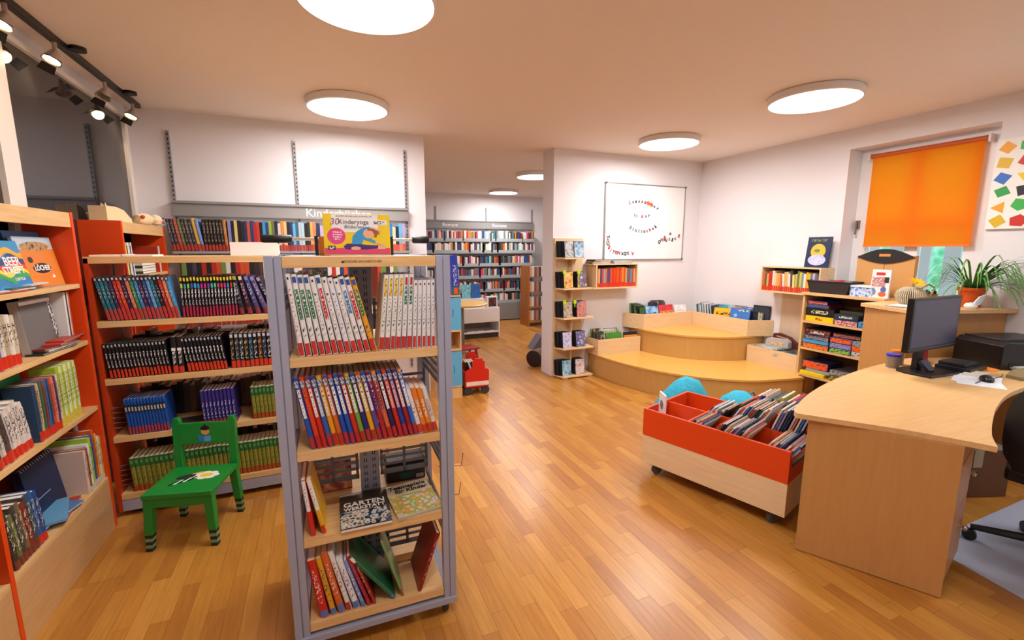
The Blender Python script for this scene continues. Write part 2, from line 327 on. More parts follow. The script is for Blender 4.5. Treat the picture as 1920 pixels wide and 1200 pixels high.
def row(fr, x, specs, where, lean=0, y=.012, group=None, n0=0, cat='book'):
    """specs: (t,h,d,style,desc); books stand side by side from local x"""
    pl, ph = None, 0
    for k, (t, h, d, st, ds) in enumerate(specs):
        ln = lean(k) if callable(lean) else lean
        sp = t/math.cos(ln)+.0012
        if pl is None and fr.wall and ln < 0: x = max(x, h*math.sin(-ln)+.003)      # keep the first top off the side panel
        if pl is not None: x += max(0, min(h, ph)*(math.tan(pl)-math.tan(ln)))           # a steeper neighbour only touches at the top
        pl, ph = ln, h; cx = x+sp/2
        book(fr.at(cx, y), fr.rz, t, h, d, st, f"{ds or cname(st['c'])} book, {ordn(n0+k+1)} from left {where}", ln, 0, cat, group)
        x += sp
    return x
RED = '#d8371f'; REDM = P('#d3331c', .4); REDD = P('#b3262a', .4)
def jit(a, s): return a*(1+rnd.uniform(-s, s))
def S(c, *s): return {'c': c, 's': list(s)}
WT = printed('#17181c', '#e8e8ea', 230, .5); TW = printed('#f4f4f2', '#39404c', 320, .56); 
def flat(parent, name, poly, mat, yf=0, d=.0006): return MB().prism(poly, 0, d, 0, Matrix.Translation((0, yf, 0)) @ FRONT).build(name, mat, parent)
def rect(x0, z0, x1, z1): return [(x0, z0), (x1, z0), (x1, z1), (x0, z1)]
def ell(cx, cy, rx, ry, n=24, rot=0): return [(cx+rx*math.cos(a)*math.cos(rot)-ry*math.sin(a)*math.sin(rot), cy+rx*math.cos(a)*math.sin(rot)+ry*math.sin(a)*math.cos(rot)) for a in [2*math.pi*i/n for i in range(n)]]
def case(O, rz, w, h, t, side, front, label, cat='book', tilt=0, lean=0, group=None, name='picture_book', pic=True):
    """thing with its picture towards local -Y; origin at bottom centre of the front face"""
    o = bx(-w/2, 0, 0, w/2, t, h).build(name, side)
    o.matrix_world = Matrix.Translation(Vector(O)+Vector((0, 0, .0008+abs(math.sin(lean))*w/2))) @ Matrix.Rotation(rz, 4, 'Z') @ Matrix.Rotation(lean, 4, 'Y') @ Matrix.Rotation(-tilt, 4, 'X')
    tag(o, label, cat, group)
    if pic: flat(o, 'cover_picture', rect(-w/2+.002, .002, w/2-.002, h-.002), front)
    return o
def lying(O, rz, w, d, t, col, label, cat='book', group=None, name='book', top=None):
    """book lying flat: page block between two boards"""
    o = MB().box(-w/2, -d/2, 0, w/2, d/2, .002).box(-w/2, -d/2, t-.002, w/2, d/2, t).box(-w/2, -d/2, .002, -w/2+.002, d/2, t-.002).build(name, P(col, .4), None, O, rz)
    bx(-w/2+.002, -d/2+.003, .002, w/2-.003, d/2-.003, t-.002).build('page_block', PAPER, o)
    if top: bx(-w/2+.002, -d/2+.002, t, w/2-.002, d/2-.002, t+.0006).build('cover_picture', top, o)
    return tag(o, label, cat, group)
def scrawl(o, x, z, w, h, paper, ink, yf=-.0012, sc_=140): return flat(o, 'illegible_print', rect(x-w/2, z-h/2, x+w/2, z+h/2), printed(paper, ink, sc_, .5, 'X'), yf)
# ------------------------------------------------------------------ left wall bookcase
FX = -1.145
def wall_case(y0, y1, ys, zs, label, top=1.73):
    t = empty('wall_bookcase', (FX, y0, 0), 0, label, 'bookcase'); D = FX-LX-.004
    for y in ys: bx(-D, y-y0-.0125, 0, .003, y-y0+.0125, top+.004).build('side_panel', ORANGE, t, bev=.001)
    bx(-D, .0, .3, -D+.008, y1-y0, top).build('back_panel', P('#b8400f', .6), t)
    for a, c in zip(ys[:-1], ys[1:]):
        a2, c2 = a-y0+.0125, c-y0-.0125
        bx(-D+.008, a2, top-.02, -.02, c2, top).build('top_board', BIRCH_Y, t); bx(-.02, a2, top-.072, 0, c2, top).build('fascia', BIRCH_Y, t, bev=.001)
        for z in zs: bx(-D+.008, a2, z-.022, 0, c2, z).build('shelf', BIRCH_Y, t, bev=.001)
        bx(-D+.008, a2, .28, 0, c2, .302).build('base_board', BIRCH_Y, t); bx(-.02, a2, 0, 0, c2, .28).build('plinth', grain('plinth_ply', '#c79a66', '#d4aa78', 'Y'), t)
    return t
wall_case(1.28, 3.05, [1.28, 2.165, 3.045], [1.372, 1.075, .715], 'orange-sided wall bookcase nearest on the left with birch shelves')
wall_case(3.68, 4.57, [3.69, 4.56], [1.37, 1.075, .715], 'orange-sided wall bookcase behind the middle bookcase', 1.725)
def LF(z, y=2.19): return Fr((FX, y, z), R(90), True)
# shelf 2: picture books shown from the front
f2 = LF(1.373)
def YL(px, py): return onX(px, py, FX).y-2.19
c1 = case(f2.at(.66, .045), f2.rz, .31, .235, .012, P('#8fb4d6', .4), P('#b9c7d2', .5), 'orange picture book titled LÖCHER standing on the left bookcase', 'book', .16)
flat(c1, 'cover_ground', rect(-.153, .002, .153, .178), P('#e08030', .45), -.0007); flat(c1, 'cover_picture', ell(.0, .19, .12, .022), art(('#6b4a2a', '#c9a06a', '#3a2a1c'), 30), -.0012)
flat(c1, 'title_blot', ell(.0, .088, .075, .024), BLACK, -.0013); text('LÖCHER', .034, WHITEP, c1, TM(0, -.0026, .088), bold=.0008)
flat(c1, 'dog', ell(-.075, .128, .02, .014)+[], P('#3a2415', .6), -.0013); flat(c1, 'triangle', [(.06, .04), (.09, .04), (.076, .058)], WHITEP, -.0013)
c2 = case(f2.at(.37, .02), f2.rz, .24, .215, .012, P('#2d6fb0', .4), P('#2a8ab8', .45), 'rainbow-striped picture book reading BEER STREIFT on the left bookcase', 'book', .2)
for k, c in enumerate(('#2d78b4', '#2f9e55', '#e9d43a', '#e0392a', '#2c3d78', '#f2a51f')):
    pts = [(-.118+.0236*i, .02+.026*k+.014*math.sin(i*.9+k*.5)) for i in range(11)]; flat(c2, 'stripe', pts+[(x, z+.024) for x, z in pts[::-1]], P(c, .45), -.0007)
text('BEER', .052, WHITEP, c2, TM(.03, -.002, .125), bold=.001); text('STREIFT', .042, WHITEP, c2, TM(.02, -.002, .088), bold=.001); text('LUBTIGA', .018, WHITEP, c2, TM(.04, -.002, .05))
case(f2.at(.68, .09), f2.rz, .29, .26, .01, P('#2c6ea8', .4), P('#2c6ea8', .4), 'tall blue picture book behind the LÖCHER book', 'book', .14)
case(f2.at(.76, .073), f2.rz, .17, .235, .008, P('#d6cf4a', .4), P('#c9c04a', .4), 'yellow-green picture book peeking out behind LÖCHER', 'book', .15)
for k, (c, xx, w_) in enumerate((('#c23b34', .3, .2), ('#e7e2da', .34, .24), ('#3d6f6a', .39, .22), ('#dfe4e8', .5, .2))):
    lying(f2.at(xx, .045-.01*0, .0005+k*.0062), f2.rz+R(4*k-5), w_, .075, .006, c, f"thin {cname(c)} magazine, {ordn(k+1)} from the bottom under BEER STREIFT", 'magazine', 'magazines on the left bookcase', 'magazine')
# shelf 3
f3 = LF(1.076); cols = ['#2b5fa3', '#c9b79a', '#8f9aa2', '#d7c9b0', '#3f6fae', '#d9d2c6', '#b9a88c', '#e4ddd0', '#cfc2a8']
row(f3, .03, [(jit(.03, .15), jit(.215, .06), .17, S(c, ('spine_label', 0, .24, 1, REDM), ('title_strip', .4, .85, .6, printed(c, '#4a4038', 200, .56))), None) for c in cols], 'on the third shelf of the left bookcase', -.06, .015)
cz = case(f3.at(.6, .06), f3.rz, .27, .245, .03, P('#b9b6b2', .4), P('#6e6b69', .5), 'grey magazine stand with a framed cover on the left bookcase', 'magazine holder', .1, name='magazine_holder')
flat(cz, 'cover_frame', rect(-.12, .225, .13, .24), WHITEP, -.0012); flat(cz, 'cover_edge', rect(.1, .02, .13, .225), printed('#d5d3d2', '#4a4848', 120, .5), -.0012)
row(f3, .745, [(.012, .26, .17, S(c), None) for c in ('#e8e6e2', '#3a3a3c', '#dcdad6', '#d2532a')], 'at the far end of the third left shelf', 0, .03)
for k, (c, xx) in enumerate((('#2d2f33', .58), ('#c9c6c2', .62), ('#7a2a24', .6), ('#c8402e', .68), ('#b33a30', .72))):
    lying(f3.at(xx, .035, .0005+k*.0082), f3.rz+R(rnd.uniform(-6, 6)), .25, .065, .008, c, f"thin {cname(c)} magazine, {ordn(k+1)} up before the grey stand", 'magazine', 'magazines on the left bookcase', 'magazine')
# shelf 4
f4 = LF(.716); cols = ['#3b3330', '#cfc8bf', '#5b4a44', '#d8d0c8', '#e0d6cc', '#d9cfc6', '#dcd4cc']
xe = row(f4, .0, [(jit(.032, .1), jit(.225, .06), .17, S(c, ('spine_label', 0, .2, 1, REDM), ('title_strip', .35, .9, .6, printed(c, '#2a2a2c', 220, .55))), None) for c in cols], 'on the fourth shelf of the left bookcase', -.2, .012)
case(f4.at(xe+.12, .12), f4.rz, .22, .29, .012, P('#2b6b58', .4), art(('#1f3a5a', '#2f7a54', '#3f9a5c'), 6), 'large dark green picture book on the fourth left shelf', 'book', .05)
cols = ['#28486a', '#c9a878', '#2f6a54', '#8f3a2a', '#3e6aa0', '#2a4a78', '#c9502e', '#e08a70', '#4a3a6a', '#e3c6b0', '#a9c43a', '#dfe6b0', '#b4cc3e', '#e8ecc8', '#c2d44a', '#e9efd0', '#b8cf40', '#dce6b4']
row(f4, xe+.05, [(jit(.0195, .12), .255 if k < 10 else .285, .1, S(c, ('spine_label', 0, .16, 1, REDM if k < 9 else P('#d7c24a', .4)), ('title_strip', .3, .9, .6, printed(c, '#3d4038', 220, .58))), None) for k, c in enumerate(cols)], 'in the lime-ended run on the left bookcase', -.02, .012)
# base shelf
f5 = LF(.303); cols = ['#3c3a30', '#6e7a4a', '#4a4440', '#7a6a50', '#8a2f22', '#43505a', '#2f5fa0', '#264f92']
row(f5, -.01, [(jit(.027, .1), jit(.24, .08), .18, S(c, ('spine_label', 0, .16, 1, P('#7d3a2a', .5) if k < 6 else REDM), ('title_strip', .3, .85, .6, printed(c, '#cfc8b4', 150, .55))), None) for k, c in enumerate(cols)], 'on the base shelf of the left bookcase', -.15, .012)
bd = case(f5.at(.52, .1), f5.rz, .27, .27, .03, P('#14264a', .45), P('#15284e', .45), 'dark blue spiral-bound folder on the base of the left bookcase', 'folder', .12, name='spiral_folder')
for k in range(14): MB().tube([(-.125+k*.019, -.004, .262), (-.125+k*.019, .0, .274), (-.125+k*.019, .012, .274)], .0018, 5).build('spiral_ring', P('#c9ccd2', .3, .8), bd)
flat(bd, 'title_line', rect(-.07, .1, .03, .104), P('#8fb4d8', .4), -.001)
for k, (c, xx, rr) in enumerate((('#b23a34', .5, 8), ('#4a7fb4', .43, -12), ('#6aa7cf', .45, 20))):
    lying(f5.at(xx, .06, .0005+k*.012), f5.rz+R(rr), .25, .085, .011, c, f"{cname(c)} book lying flat, {ordn(k+1)} from the bottom, before the spiral folder", 'book', None)
cols = ['#d9c3b4', '#a8482a', '#e3efe4', '#a8c840', '#285a94', '#d65a20', '#e7b24a', '#cfd6dc', '#c9b04a']
row(f5, .66, [(jit(.02, .15), h_, .18, S(c, ('spine_label', 0, .12, 1, P('#c9c2b8', .5)), ('title_strip', .35, .85, .6, printed(c, '#5a3a30', 150, .58))), None) for c, h_ in zip(cols, (.23, .235, .25, .275, .28, .3, .27, .25, .24))], 'in the bright run on the left base shelf', 0, .012)
case(f5.at(.845, .09), f5.rz, .05, .33, .01, P('#cdd2dc', .5), P('#cdd2dc', .5), 'tall pale grey board standing at the end of the left base shelf', 'board', .02, name='board', pic=False)
# nearest bay sliver
row(LF(1.076, 1.95), .0, [(.03, .22, .17, S('#2f4f7a'), None), (.03, .2, .17, S('#b8442e'), None), (.03, .21, .17, S('#2a7a7a'), None)], 'beside the orange divider at the left edge', -.05)
row(LF(.303, 1.95), .02, [(.035, .25, .17, S('#1c1c20', ('spine_label', .3, .5, 1, WHITEP)), None), (.035, .25, .17, S('#a83a22'), None), (.04, .26, .17, S('#17181c', ('spine_label', .55, .75, 1, WHITEP)), None)], 'before the orange divider on the left base shelf', 0)
# rear wall bookcase contents
fb = Fr((FX, 3.7, 1.371), R(90))
STF[0] = True
row(fb, .05, [(.018, h_, .17, S(c), None) for c, h_ in zip(('#d9dcd6', '#e0d24a', '#2f3a34', '#e9e9e6', '#c8d2d6', '#38423c', '#dfe3e0'), (.22, .21, .2, .22, .21, .2, .22))], 'on the bookcase behind the orange panel', -.08)
STF[0] = False
for k, c in enumerate(('#2f4a3a', '#e4e6e2', '#2d2f33', '#dfe6e0', '#8fae9a')): lying(fb.at(.5, .1, .0005+k*.02), fb.rz, .3, .16, .02, c, f"{cname(c)} book lying flat, {ordn(k+1)} from the bottom behind the orange panel", 'book')
STF[0] = True
row(fb, .7, [(.018, .2, .17, S(c), None) for c in ('#c23a24', '#e2e2de', '#d8d2c8', '#b6321e')], 'at the far end behind the orange panel', 0)
STF[0] = False
# toys on it
tp = empty('folded_book_hedgehog', (-1.26, 3.9, 1.726), R(80), 'cream folded-page paper hedgehog with spikes on the rear bookcase', 'paper figure')
MB().prism([(-.13, 0), (.15, 0), (.14, .03), (.06, .085), (-.02, .1), (-.13, .1)], -.05, .05, 0, FRONT).build('body', P('#efd3a8', .8), tp)
sp_ = MB()
for k in range(7): sp_.lathe([(.008, 0), (0, .035)], 6, 0, Matrix.Translation((-.05+.018*k, rnd.uniform(-.03, .03), .095-.0015*k*k)))
sp_.build('spikes', P('#f0dcc0', .8), tp)
tp = empty('plush_toy', (-1.2, 4.32, 1.726), R(70), 'small cream plush animal with red nose lying on the rear bookcase', 'plush toy')
MB().lathe([(0, -.08), (.03, -.07), (.045, -.02), (.045, .03), (.03, .07), (0, .085)], 16, 0, Matrix.Translation((0, 0, .045)) @ Matrix.Rotation(R(90), 4, 'Y')).build('body', P('#ecd2a8', .9), tp, smooth=True)
MB().lathe([(0, -.045), (.03, -.03), (.042, 0), (.03, .03), (0, .045)], 16, 0, Matrix.Translation((.1, -.02, .045))).build('head', P('#efd8b4', .9), tp, smooth=True)
for (x_, y_, z_, r_, c_) in ((.125, -.06, .06, .006, '#1a1a1a'), (.14, -.05, .03, .011, '#cf4a2a'), (-.06, -.04, .06, .016, '#d4502c')): MB().lathe([(0, -r_), (r_*.8, -r_*.5), (r_, 0), (r_*.8, r_*.5), (0, r_)], 10, 0, Matrix.Translation((x_, y_, z_))).build('plush_detail', P(c_, .6), tp, smooth=True)
# ------------------------------------------------------------------ middle bookcase
MY = 3.13; MX0, MX1 = -1.135, .36; MD = .5; MZ = [1.155, .828, .488, .138]
t = empty('middle_bookcase', (MX0, MY, 0), 0, 'double-sided birch bookcase with orange end panel and steel base, behind the green chair', 'bookcase')
W_ = MX1-MX0
bx(-.02, 0, .03, 0, MD, 1.5).build('side_panel', P('#c23f10', .45), t); bx(W_, 0, .03, W_+.02, MD, 1.5).build('side_panel', P('#c23f10', .45), t)
bx(-.02, 0, 1.472, W_+.02, MD, 1.508).build('top_board', BIRCH_X, t, bev=.001)
for z in MZ:
    bx(0, 0, z-.034, W_, .235, z).build('shelf', BIRCH_X, t, bev=.001); bx(0, .265, z-.034, W_, MD, z).build('shelf', BIRCH_X, t, bev=.001)
bx(0, .0, .035, W_, .03, .1).build('base_bar', STEEL, t); bx(0, MD-.03, .035, W_, MD, .1).build('base_bar', STEEL, t)
for x in (.02, .42, .78, 1.15, W_-.03): bx(x, .244, .02, x+.012, .256, 1.472).build('upright_rod', P('#8f9098', .35, .6), t)
for x in (.05, W_-.1):
    for y in (.05, MD-.05): MB().lathe([(0, -.012), (.017, -.012), (.017, .012), (0, .012)], 14, 0, Matrix.Translation((x, y, .0175)) @ Matrix.Rotation(R(90), 4, 'Y')).build('castor', RUBBER, t)
for z in MZ[2:]:
    k_ = MB()
    for j in range(5): k_.tube([(.004, .02, z+.05+j*.03), (.1, .1, z+.0+j*.03+.02), (.1, .2, z+.02+j*.03)], .0022, 5)
    k_.build('wire_bookend', P('#77787f', .35, .6), t)
def MF(k): return Fr((MX0, MY, MZ[k]+.0005), 0, True)
def MXp(px, py): return onY(px, py, MY).x-MX0
def run(fr, x0, x1, n, mkst, where, h, d=.17, lean=0, n0=0, hj=.01):
    if fr.wall and not callable(lean) and lean < 0: x0 = max(x0, h*1.01*math.sin(-lean)+.003)
    t_ = (x1-x0)/n*math.cos(lean if not callable(lean) else 0)-.0012
    return row(fr, x0, [(t_, jit(h, hj), d, mkst(k), None) for k in range(n)], where, lean, n0=n0)
cA = ['#1e6a7c', '#22788a', '#1f5f74', '#3a2a52', '#b02a22', '#d8452a', '#2a1a4a', '#d87a5a', '#2f8a5a', '#3f7fc4', '#4a2048', '#2a4a86', '#5fa0d4', '#1e6a80', '#2a1a22', '#b0302a', '#e08058', '#3f94c8']
ttl = [printed(c, '#e6dfe0', 210, .6) for c in cA]; cap = P('#1a1a1f', .4)
x = run(MF(0), MXp(160, 597), MXp(338, 594), 18, lambda k: S(cA[k], ('spine_label', 0, .27, 1, P('#b83a34', .45)), ('top_band', .9, 1, 1, cap), ('series_dot', .92, .975, .5, P('#c8ccd4', .4)), ('title_strip', .36, .78, .55, ttl[k])), 'on the upper row of the middle bookcase', .245, lean=-.17)
cB = ['#c8d23a', '#3fa0d8', '#8fd43a', '#3f5fc0', '#4aa8e0', '#2f8fd8', '#c02a8a', '#d0288a', '#7a3fb0', '#48c0a0', '#5ad08a', '#d04a9a', '#e03a3a', '#c83a8a', '#3a8ad0', '#e02a2a', '#3fb06a']
run(MF(0), x+.01, MXp(447, 590), 17, lambda k: S('#15151b', ('spine_label', 0, .26, 1, P('#a82444', .45)), ('series_mark', .9, .985, .6, P('#e8d83a', .4)), ('colour_band', .72, .83, 1, P(cB[k], .4)), ('title_strip', .3, .7, .45, WT)), 'in the bright-banded black run', .235)
xq = MXp(449, 590)
row(MF(0), xq, [(.027, .24, .17, S(c, ('spine_label', 0, .16, 1, P('#8a2430', .45)), ('series_mark', .88, .97, .6, P(m_, .4)), ('title_strip', .3, .8, .45, printed(c, '#e8e0e8', 220, .58))), None) for c, m_ in (('#1c1a2a', '#d8d050'), ('#3a1030', '#e0d890'), ('#3c3c78', '#8a80c0'), ('#5a4a80', '#a090c0'), ('#241a30', '#b09ac0'))], 'in the purple leaning group', lambda k: -.12-.06*k)
BT = lambda k: S('#14151a', ('spine_label', 0, .25, 1, P('#cf3a1e', .45)), ('series_mark', .9, .97, .5, P('#b8bcc8', .4)), ('title_strip', .32, .72, .4, WT))
x = run(MF(1), MXp(182, 705), MXp(322, 702), 17, BT, 'on the second row of the middle bookcase', .2, lean=-.09)
x = run(MF(1), x+.004, x+.062, 2, lambda k: S('#15161b', ('spine_label', 0, .2, 1, P('#c8381e', .45)), ('series_mark', .62, .7, .7, WHITEP), ('title_strip', .25, .6, .5, WT)), 'in the upright pair of black books', .215)
run(MF(1), MXp(352, 697), MXp(428, 693), 11, BT, 'in the second black run on the second row', .208, lean=-.12)
cC = ['#15161a', '#3a2a22', '#20303a', '#2a2018', '#1d3a4a', '#15161a', '#4a2a1a', '#2a1a30', '#16171b', '#20242c', '#1a1418', '#3a3028']
run(MF(1), MXp(434, 694), MXp(520, 689), 10, lambda k: S(cC[k], ('spine_label', 0, .2, 1, P('#cf3a1e', .45)), ('series_mark', .88, .97, .6, P('#c8ccd4', .4)), ('title_strip', .25, .8, .6, printed(cC[k], ('#d8b070', '#7ab0d0', '#e8e0d8')[k % 3], 180, .55))), 'in the picture-spined run beside the rolling cart', .215)
run(MF(2), MXp(240, 808), MXp(318, 803), 13, lambda k: S('#1d4fa4', ('spine_label', 0, .22, 1, P('#b8341e', .45)), ('name_band', .62, .84, 1, P('#12131a', .4)), ('series_mark', .66, .78, .5, P('#d8c890', .4)), ('top_band', .93, 1, 1, P('#2a6ac8', .4))), 'in the blue run above the green chair', .21, .16, -.05)
lying(MF(2).at(MXp(352, 795)+.02, .1, 0), R(12), .17, .13, .02, '#3a2f2c', 'dark brown book lying between the blue and purple runs', 'book')
run(MF(2), MXp(382, 800), MXp(446, 796), 9, lambda k: S('#32287a', ('spine_label', 0, .14, 1, P('#b03028', .45)), ('title_strip', .2, .66, .4, printed('#32287a', '#e0dcf0', 230, .52))), 'in the purple run behind the green chair', .215, .16, -.04)
GN = lambda k: S(('#8f8f3a', '#7f8a34', '#98963c')[k % 3], ('spine_label', 0, .18, 1, P('#a8441e', .45)), ('top_band', .74, 1, 1, P('#1f6a34', .4)), ('series_mark', .84, .94, .5, P('#5aa060', .4)), ('title_strip', .24, .7, .4, printed('#8f8f3a', '#4a4a20', 200, .56)))
run(MF(2), MXp(475, 788), MXp(540, 782), 9, GN, 'in the green-topped run on the third row', .205, .16, -.03)
run(MF(3), MXp(250, 918), MXp(334, 908), 9, GN, 'in the green-topped run on the lowest row left', .205, .16, -.05)
run(MF(3), MXp(336, 908), MXp(548, 880), 26, GN, 'in the long green-topped run on the lowest row', .205, .16, -.03)
# things seen through it on its far side
fr_ = Fr((MX0, MY+.3, MZ[0]+.0005), 0)
STF[0] = True
row(fr_, .48, [(.02, .23, .15, S('#d84a1e', ('title_strip', .3, .8, .4, printed('#d84a1e', '#3a1a10', 180, .58))), None) for k in range(7)]+[(.022, .22, .15, S('#3a6ab0'), None)], 'in the orange run on the far side of the middle bookcase', -.1)
STF[0] = False
case(fr_.at(.86, .05), 0, .13, .19, .02, P('#c8ccd0', .4), art(('#b8c4cc', '#e8e4dc', '#7a8a94'), 14), 'pale picture book seen through the middle bookcase', 'book', .1)
STF[0] = True
row(fr_, 1.0, [(.022, h_, .15, S(c), None) for c, h_ in zip(('#7a4a8a', '#c8c8d0', '#c23a2a', '#d8d8d8', '#3a9a9a', '#d8e0dc', '#2a6a3a', '#3f7a4a'), (.24, .25, .24, .25, .24, .23, .25, .24))], 'in the far-side mixed run near the cart', 0)
for k, zz in enumerate(MZ[1:]):
    row(Fr((MX0, MY+.3, zz+.0005), 0), .05, [(jit(.03, .2), jit(.2, .1), .15, S(rnd.choice(('#1a1a1e', '#2a2420', '#3a2f2a', '#5a3a24', '#20242c'))), None) for _ in range(26)], f'on the far side of the middle bookcase, {ordn(k+2)} row', 0)
STF[0] = False
# on its top
o = tag(MB().box(-.14, -.1, 0, .0, .1, .009).box(0, -.1, 0, .14, .1, .009).box(-.002, -.1, .0, .002, .1, .011).build('open_book', PAPER, None, (-1.0, MY+.14, 1.509)), 'open book lying face up on the middle bookcase', 'book')
tag(MB().box(-.13, 0, 0, .13, .1, .002).box(-.13, 0, .002, .13, .004, .082).box(-.13, .096, .002, .13, .1, .07).box(-.13, .004, .002, -.126, .096, .07).box(.126, .004, .002, .13, .096, .07).build('paper_tray', P('#efe2dc', .7), None, (-.355, MY+.08, 1.509)), 'plain whitish cardboard tray on top of the middle bookcase', 'tray')
# ------------------------------------------------------------------ green children's chair
GREEN = P('#128a34', .35); CA = Vector((-.705, 2.815, 0)); ch = empty('childrens_chair', CA, R(-14), 'green wooden children\'s chair with striped feet and painted bee and flower', 'chair')
def leg(x, y, x2, y2, top):
    m = MB(); a = .021
    def lv(z, q=None): f_ = z/.3; return (x+(x2-x)*f_, y+(y2-y)*f_)
    zz = [0, .018, .036, .054, .072, .09, top]
    for i in range(6):
        p, q = lv(zz[i]), lv(min(zz[i+1], .3)); s0, s1 = a-.006*max(0, 1-zz[i]/.2), a-.006*max(0, 1-zz[i+1]/.2)
        m.add([(p[0]-s0, p[1]-s0, zz[i]), (p[0]+s0, p[1]-s0, zz[i]), (p[0]+s0, p[1]+s0, zz[i]), (p[0]-s0, p[1]+s0, zz[i]), (q[0]-s1, q[1]-s1, zz[i+1]), (q[0]+s1, q[1]-s1, zz[i+1]), (q[0]+s1, q[1]+s1, zz[i+1]), (q[0]-s1, q[1]+s1, zz[i+1])],
              [(0, 3, 2, 1), (4, 5, 6, 7), (0, 1, 5, 4), (1, 2, 6, 5), (2, 3, 7, 6), (3, 0, 4, 7)], 1 if i < 5 and i % 2 == 0 else (2 if i < 5 else 0))
    return m
STM = [GREEN, P('#0c1f16', .4), P('#6f9a78', .45)]
for (x, y, x2, y2) in ((-.155, -.15, -.14, -.135), (.155, -.15, .14, -.135)): leg(x, y, x2, y2, .285).build('front_leg', STM, ch)
for s_ in (-1, 1):
    leg(s_*.155, .165, s_*.145, .145, .3).build('rear_leg', STM, ch)
    MB().prism([(-.021, .29), (.021, .29), (.021, .575), (.012, .595), (-.012, .595), (-.021, .575)], -.016, .016, 0, Matrix.Translation((s_*.145, .15, 0)) @ Matrix.Rotation(R(-3), 4, 'X') @ FRONT).build('back_post', GREEN, ch, bev=.003)
bx(-.165, -.165, .285, .165, .15, .312).build('seat', GREEN, ch, bev=.004)
bx(-.14, -.155, .235, .14, -.135, .285).build('apron', GREEN, ch); 
br = MB().box(-.13, -.009, .44, .13, .009, .565).build('back_board', GREEN, ch, (0, .142, 0), bev=.003); br.rotation_euler = (R(-3), 0, 0)
def deco(poly, mat, z=.3125): return MB().prism(poly, z, z+.0008).build('painted_motif', mat, ch)
for k in range(7): a = k*2*math.pi/7; deco(ell(.06+.042*math.cos(a), .02+.03*math.sin(a), .024, .019, 14), P('#f2f0ea', .5), .3122+.00005*k)
deco(ell(.06, .02, .032, .021), P('#e8d22a', .5), .3132)
for k in range(5): deco([(-.085+.018*k, -.075+.011*k), (-.075+.018*k, -.082+.011*k), (-.05+.018*k, -.035+.011*k), (-.062+.018*k, -.03+.011*k)], BLACK if k % 2 == 0 else WHITEP, .3124)
deco(ell(-.04, .015, .045, .024, 18, .4), P('#2a2c30', .5), .3128); deco(ell(.005, .05, .03, .007, 14, .5), P('#d8b060', .5), .3134)
flat(br, 'painted_motif', [(-.03, .46), (.0, .452), (.0, .485), (-.035, .495)], P('#2f7ac0', .5), -.0095); flat(br, 'painted_motif', [(.0, .452), (.035, .455), (.035, .488), (.0, .485)], P('#5aa0d8', .5), -.0095)
flat(br, 'painted_motif', ell(.008, .512, .022, .02), P('#d8a070', .5), -.0095); flat(br, 'painted_motif', ell(.008, .532, .024, .013), BLACK, -.0102); flat(br, 'painted_motif', ell(.008, .548, .006, .005), BLACK, -.0102)
# ------------------------------------------------------------------ rolling cart (subject)
CZ = [1.175, .828, .488, .138]; crz = R(-1.5); CO = Vector((.153, 1.945, 0))
ct = empty('book_cart', CO, crz, 'grey steel rolling book cart with birch shelves marked KINDER-SACHBÜCHER', 'book cart'); HW, HD = .3125, .255; IW = .26
for sx in (-1, 1):
    for sy in (-1, 1):
        y0 = sy*HD; y1 = sy*(HD-.034); a, c = min(y0, y1), max(y0, y1)
        p = MB().box(min(sx*HW, sx*(HW-.026)), a, .09, max(sx*HW, sx*(HW-.026)), c, 1.527).box(min(sx*(HW-.03), sx*IW), a, .09, max(sx*(HW-.03), sx*IW), c, 1.527).box(min(sx*(HW-.026), sx*(HW-.03)), a+.006, .09, max(sx*(HW-.026), sx*(HW-.03)), c-.006, 1.52)
        p.build('post', STEEL, ct, bev=.001)
        MB().lathe([(0, -.012), (.026, -.012), (.03, -.008), (.03, .008), (.026, .012), (0, .012)], 18, 0, Matrix.Translation((sx*.27, sy*.21, .03)) @ Matrix.Rotation(R(90), 4, 'Y')).build('castor', RUBBER, ct)
        bx(sx*.27-.016, sy*.21-.016, .03, sx*.27+.016, sy*.21+.016, .062).build('castor_fork', STEELD, ct)
    for z in (.3, .62, .98, 1.3):
        sl = MB()
        for j in range(4): sl.box(sx*(HW-.02)-.004, -HD+.034, z+j*.035, sx*(HW-.02)+.004, HD-.034, z+j*.035+.02)
        sl.build('side_slats', STEELD, ct)
bx(-HW, -HD-.006, .062, HW, -HD+.03, .09).build('base_bar', STEEL, ct, bev=.002); bx(-HW, HD-.03, .062, HW, HD+.006, .09).build('base_bar', STEEL, ct, bev=.002)
for sx in (-1, 1): bx(sx*.29-.02, -HD+.03, .062, sx*.29+.02, HD-.03, .09).build('base_bar', STEEL, ct)
for z in CZ:
    bx(-IW+.001, -HD+.004, z-.034, IW-.001, -.03, z).build('shelf', BIRCH_X, ct, bev=.001); bx(-IW+.001, .03, z-.034, IW-.001, HD-.004, z).build('shelf', BIRCH_X, ct, bev=.001)
tb = bx(-IW+.001, -HD+.002, 1.487, IW-.001, -HD+.024, 1.525).build('top_fascia', BIRCH_X, ct, bev=.001); bx(-IW+.001, -HD+.024, 1.511, IW-.001, HD-.002, 1.525).build('top_board', GREYM, ct)
text('KINDER-SACHBÜCHER', .0125, P('#5a3a20', .6), ct, TM(.0, -HD+.0016, 1.506)); MB().lathe([(0, 0), (.0042, 0), (.0042, .001), (0, .001)], 14, 0, Matrix.Translation((-.068, -HD+.002, 1.505)) @ FRONT).build('peg_hole', BLACK, ct)
cm = bx(-.04, -.008, .1, .04, .008, 1.49).build('center_column', P('#8d92a6', .45, .3), ct); hs = MB()
